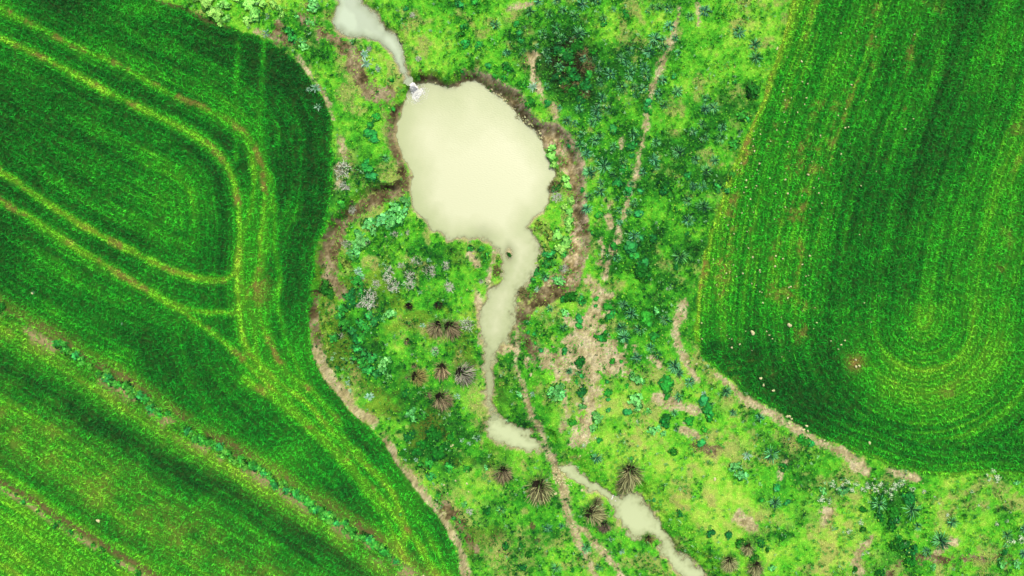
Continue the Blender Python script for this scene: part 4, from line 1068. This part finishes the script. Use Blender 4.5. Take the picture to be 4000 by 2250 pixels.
while nst < 165:
    y = rs.uniform(60, 900); xl = np.interp(y, [0, 142, 248, 322, 421, 582, 718, 842, 904], [1990, 1953, 1922, 1885, 1841, 1785, 1756, 1744, 1767])
    x = xl + 14 + abs(rs.gauss(0, 1)) * 190
    if x > 2560 or y < 250 and rs.random() < .6: continue
    stone(x, y, rs.choice([1.2, 1.4, 1.7, 2.0, 2.5]), "small cream stone scattered in the striped crop of the right field", "small stones scattered over the right field"); nst += 1

# ------------------------------------------------------------------ labels
def size_word(kind, r_, rr):
    lo, hi = np.percentile(rr, [33, 67])
    return "small" if r_ < lo else ("large" if r_ > hi else "medium sized")
SHARED = {"leafy weeds lining the long furrow across the left field": "leafy green weed in the long weedy furrow crossing the left field",
          "leafy weeds in the bottom left furrow": "leafy green weed in the short furrow at the bottom left corner",
          "rock fragments in the pond's north-east bank": None, "rubble stones at the stony ford": None, "small stones scattered over the right field": None}
groups = {}
for rec in placed:
    o, kind, x, y, r_, desc = rec
    if o["group"] in SHARED:
        o["label"] = SHARED[o["group"]] or desc
        continue
    lm = min(LANDMARKS, key=lambda l: math.hypot(l[1] - x, l[2] - y))
    groups.setdefault((kind, desc, lm), []).append(rec)
allr = {}
for rec in placed: allr.setdefault(rec[1], []).append(rec[4])
for (kind, desc, lm), recs in groups.items():
    recs.sort(key=lambda q: math.hypot(q[2] - lm[1], q[3] - lm[2]))
    for i, (o, _, x, y, r_, _) in enumerate(recs):
        if len(recs) == 1:
            o["label"] = f"{desc}, the only one by {lm[0]}"
        elif i < len(ORD):
            o["label"] = f"{desc}, {ORD[i]} to {lm[0]}"
        else:
            o["label"] = f"{desc}, farther out around {lm[0]}"

# ------------------------------------------------------------------ waterfall and foam
def falls(name, x, y, z0, z1, width, ang, reach, label, mat):
    r = R(77); n = 26; P = []; 
    wx_, wy_ = W(x, y, z0)
    dx, dy = math.cos(ang), math.sin(ang)
    V = []; C = []; nu, nv = 14, 10
    for i in range(nu):
        for j in range(nv):
            u = (i / (nu - 1) - .5) * width * (1 + .5 * j / nv); t_ = j / (nv - 1)
            f = reach * (t_ ** .7); zz = z0 + 0.02 + (z1 - z0) * t_ ** 1.7
            f += r.normal(0, .02); zz += r.normal(0, .015)
            V.append((wx_ + dx * f - dy * u, wy_ + dy * f + dx * u, zz)); C.append(alb(252, 255, 250) * (.95 + .3 * r.random()))
    idx = np.arange(nu * nv).reshape(nu, nv)
    q = np.stack([idx[:-1, :-1], idx[1:, :-1], idx[1:, 1:], idx[:-1, 1:]], -1).reshape(-1, 4)
    me = new_mesh(name, np.array(V), q.ravel(), np.arange(len(q)) * 4, np.array(C), True)
    o = link(name, me, mat); tagk(o, kind="structure")
M_foam = material("churned_white_foam", 0.6, 20, 0.1, 0.6, spec=0.3)
falls("waterfall", 1034, 211, -0.33, -1.0, 0.28, math.radians(-55), 0.5, "", M_foam)
falls("small_cascade", 1540, 1250, -0.98, -1.17, 0.36, math.radians(-30), 0.25, "", M_foam)

def foam(name, x, y, wl, rad, n, label, k=1.0):
    r = R(int(x)); 
    wx_, wy_ = W(x, y, wl)
    a = r.uniform(0, 6.283, n); q = np.abs(r.normal(0, .5, n)) * rad * (1 + .35 * np.sin(3 * a + 1))
    P = np.stack([wx_ + q * np.cos(a), wy_ + q * np.sin(a), wl + 0.012 + 0.1 * np.exp(-(q / rad * 2) ** 2) * r.random(n)], -1)
    R_ = r.uniform(.02, .085, n) * np.exp(-(q / rad) ** 2 * .6)
    v1 = discs(P, R_, r.uniform(0, 6.283, n), r.normal(0, .3, n), jit(alb(246, 252, 244), n, r, .06, .02) * 1.15, 8, .3, .35, r)
    if name == "splash_foam":
        q0 = 170; t0 = r.random(q0); ax, ay = W(1035, 212, -.33); bx, by = W(1046, 228, -1.0)
        lat = r.normal(0, .08, q0) * (1 + .6 * t0)
        P0 = np.stack([ax + (bx - ax) * t0 + lat * .8, ay + (by - ay) * t0 + lat * .55, -.29 - .7 * t0 ** 1.6 + .04 * r.random(q0)], -1)
        v1 = join([v1, discs(P0, r.uniform(.03, .08, q0), r.uniform(0, 6.283, q0), r.normal(0, .06, q0), jit(alb(252, 255, 250) * 1.2, q0, r, .06, .02) * 1.15, 8, .2, .3, r)])
    m_ = n // 5; aa = r.uniform(0, 6.283, m_); qq = rad * r.uniform(.5, 1.6, m_)
    P2 = np.stack([wx_ + qq * np.cos(aa), wy_ + qq * np.sin(aa), np.full(m_, wl + .012)], -1)
    v2 = ribbons(P2, aa + 1.57 + r.normal(0, .5, m_), r.uniform(.1, .45, m_), r.uniform(.01, .03, m_), np.zeros(m_), np.zeros(m_), jit(alb(240, 246, 226), m_, r, .05), jit(alb(236, 242, 214), m_, r, .05), 3)
    o = link(name, mk(name, [v1, v2]), M_foam)
    tagk(o, kind="stuff", label=label, category="foam")
foam("splash_foam", 1048, 233, -1.02, 0.6, 900, "white splash of foam under the waterfall at the pond's top left")
foam("cascade_foam", 1545, 1256, -1.18, 0.2, 140, "little fringe of foam where the brook drops into the lower pool")
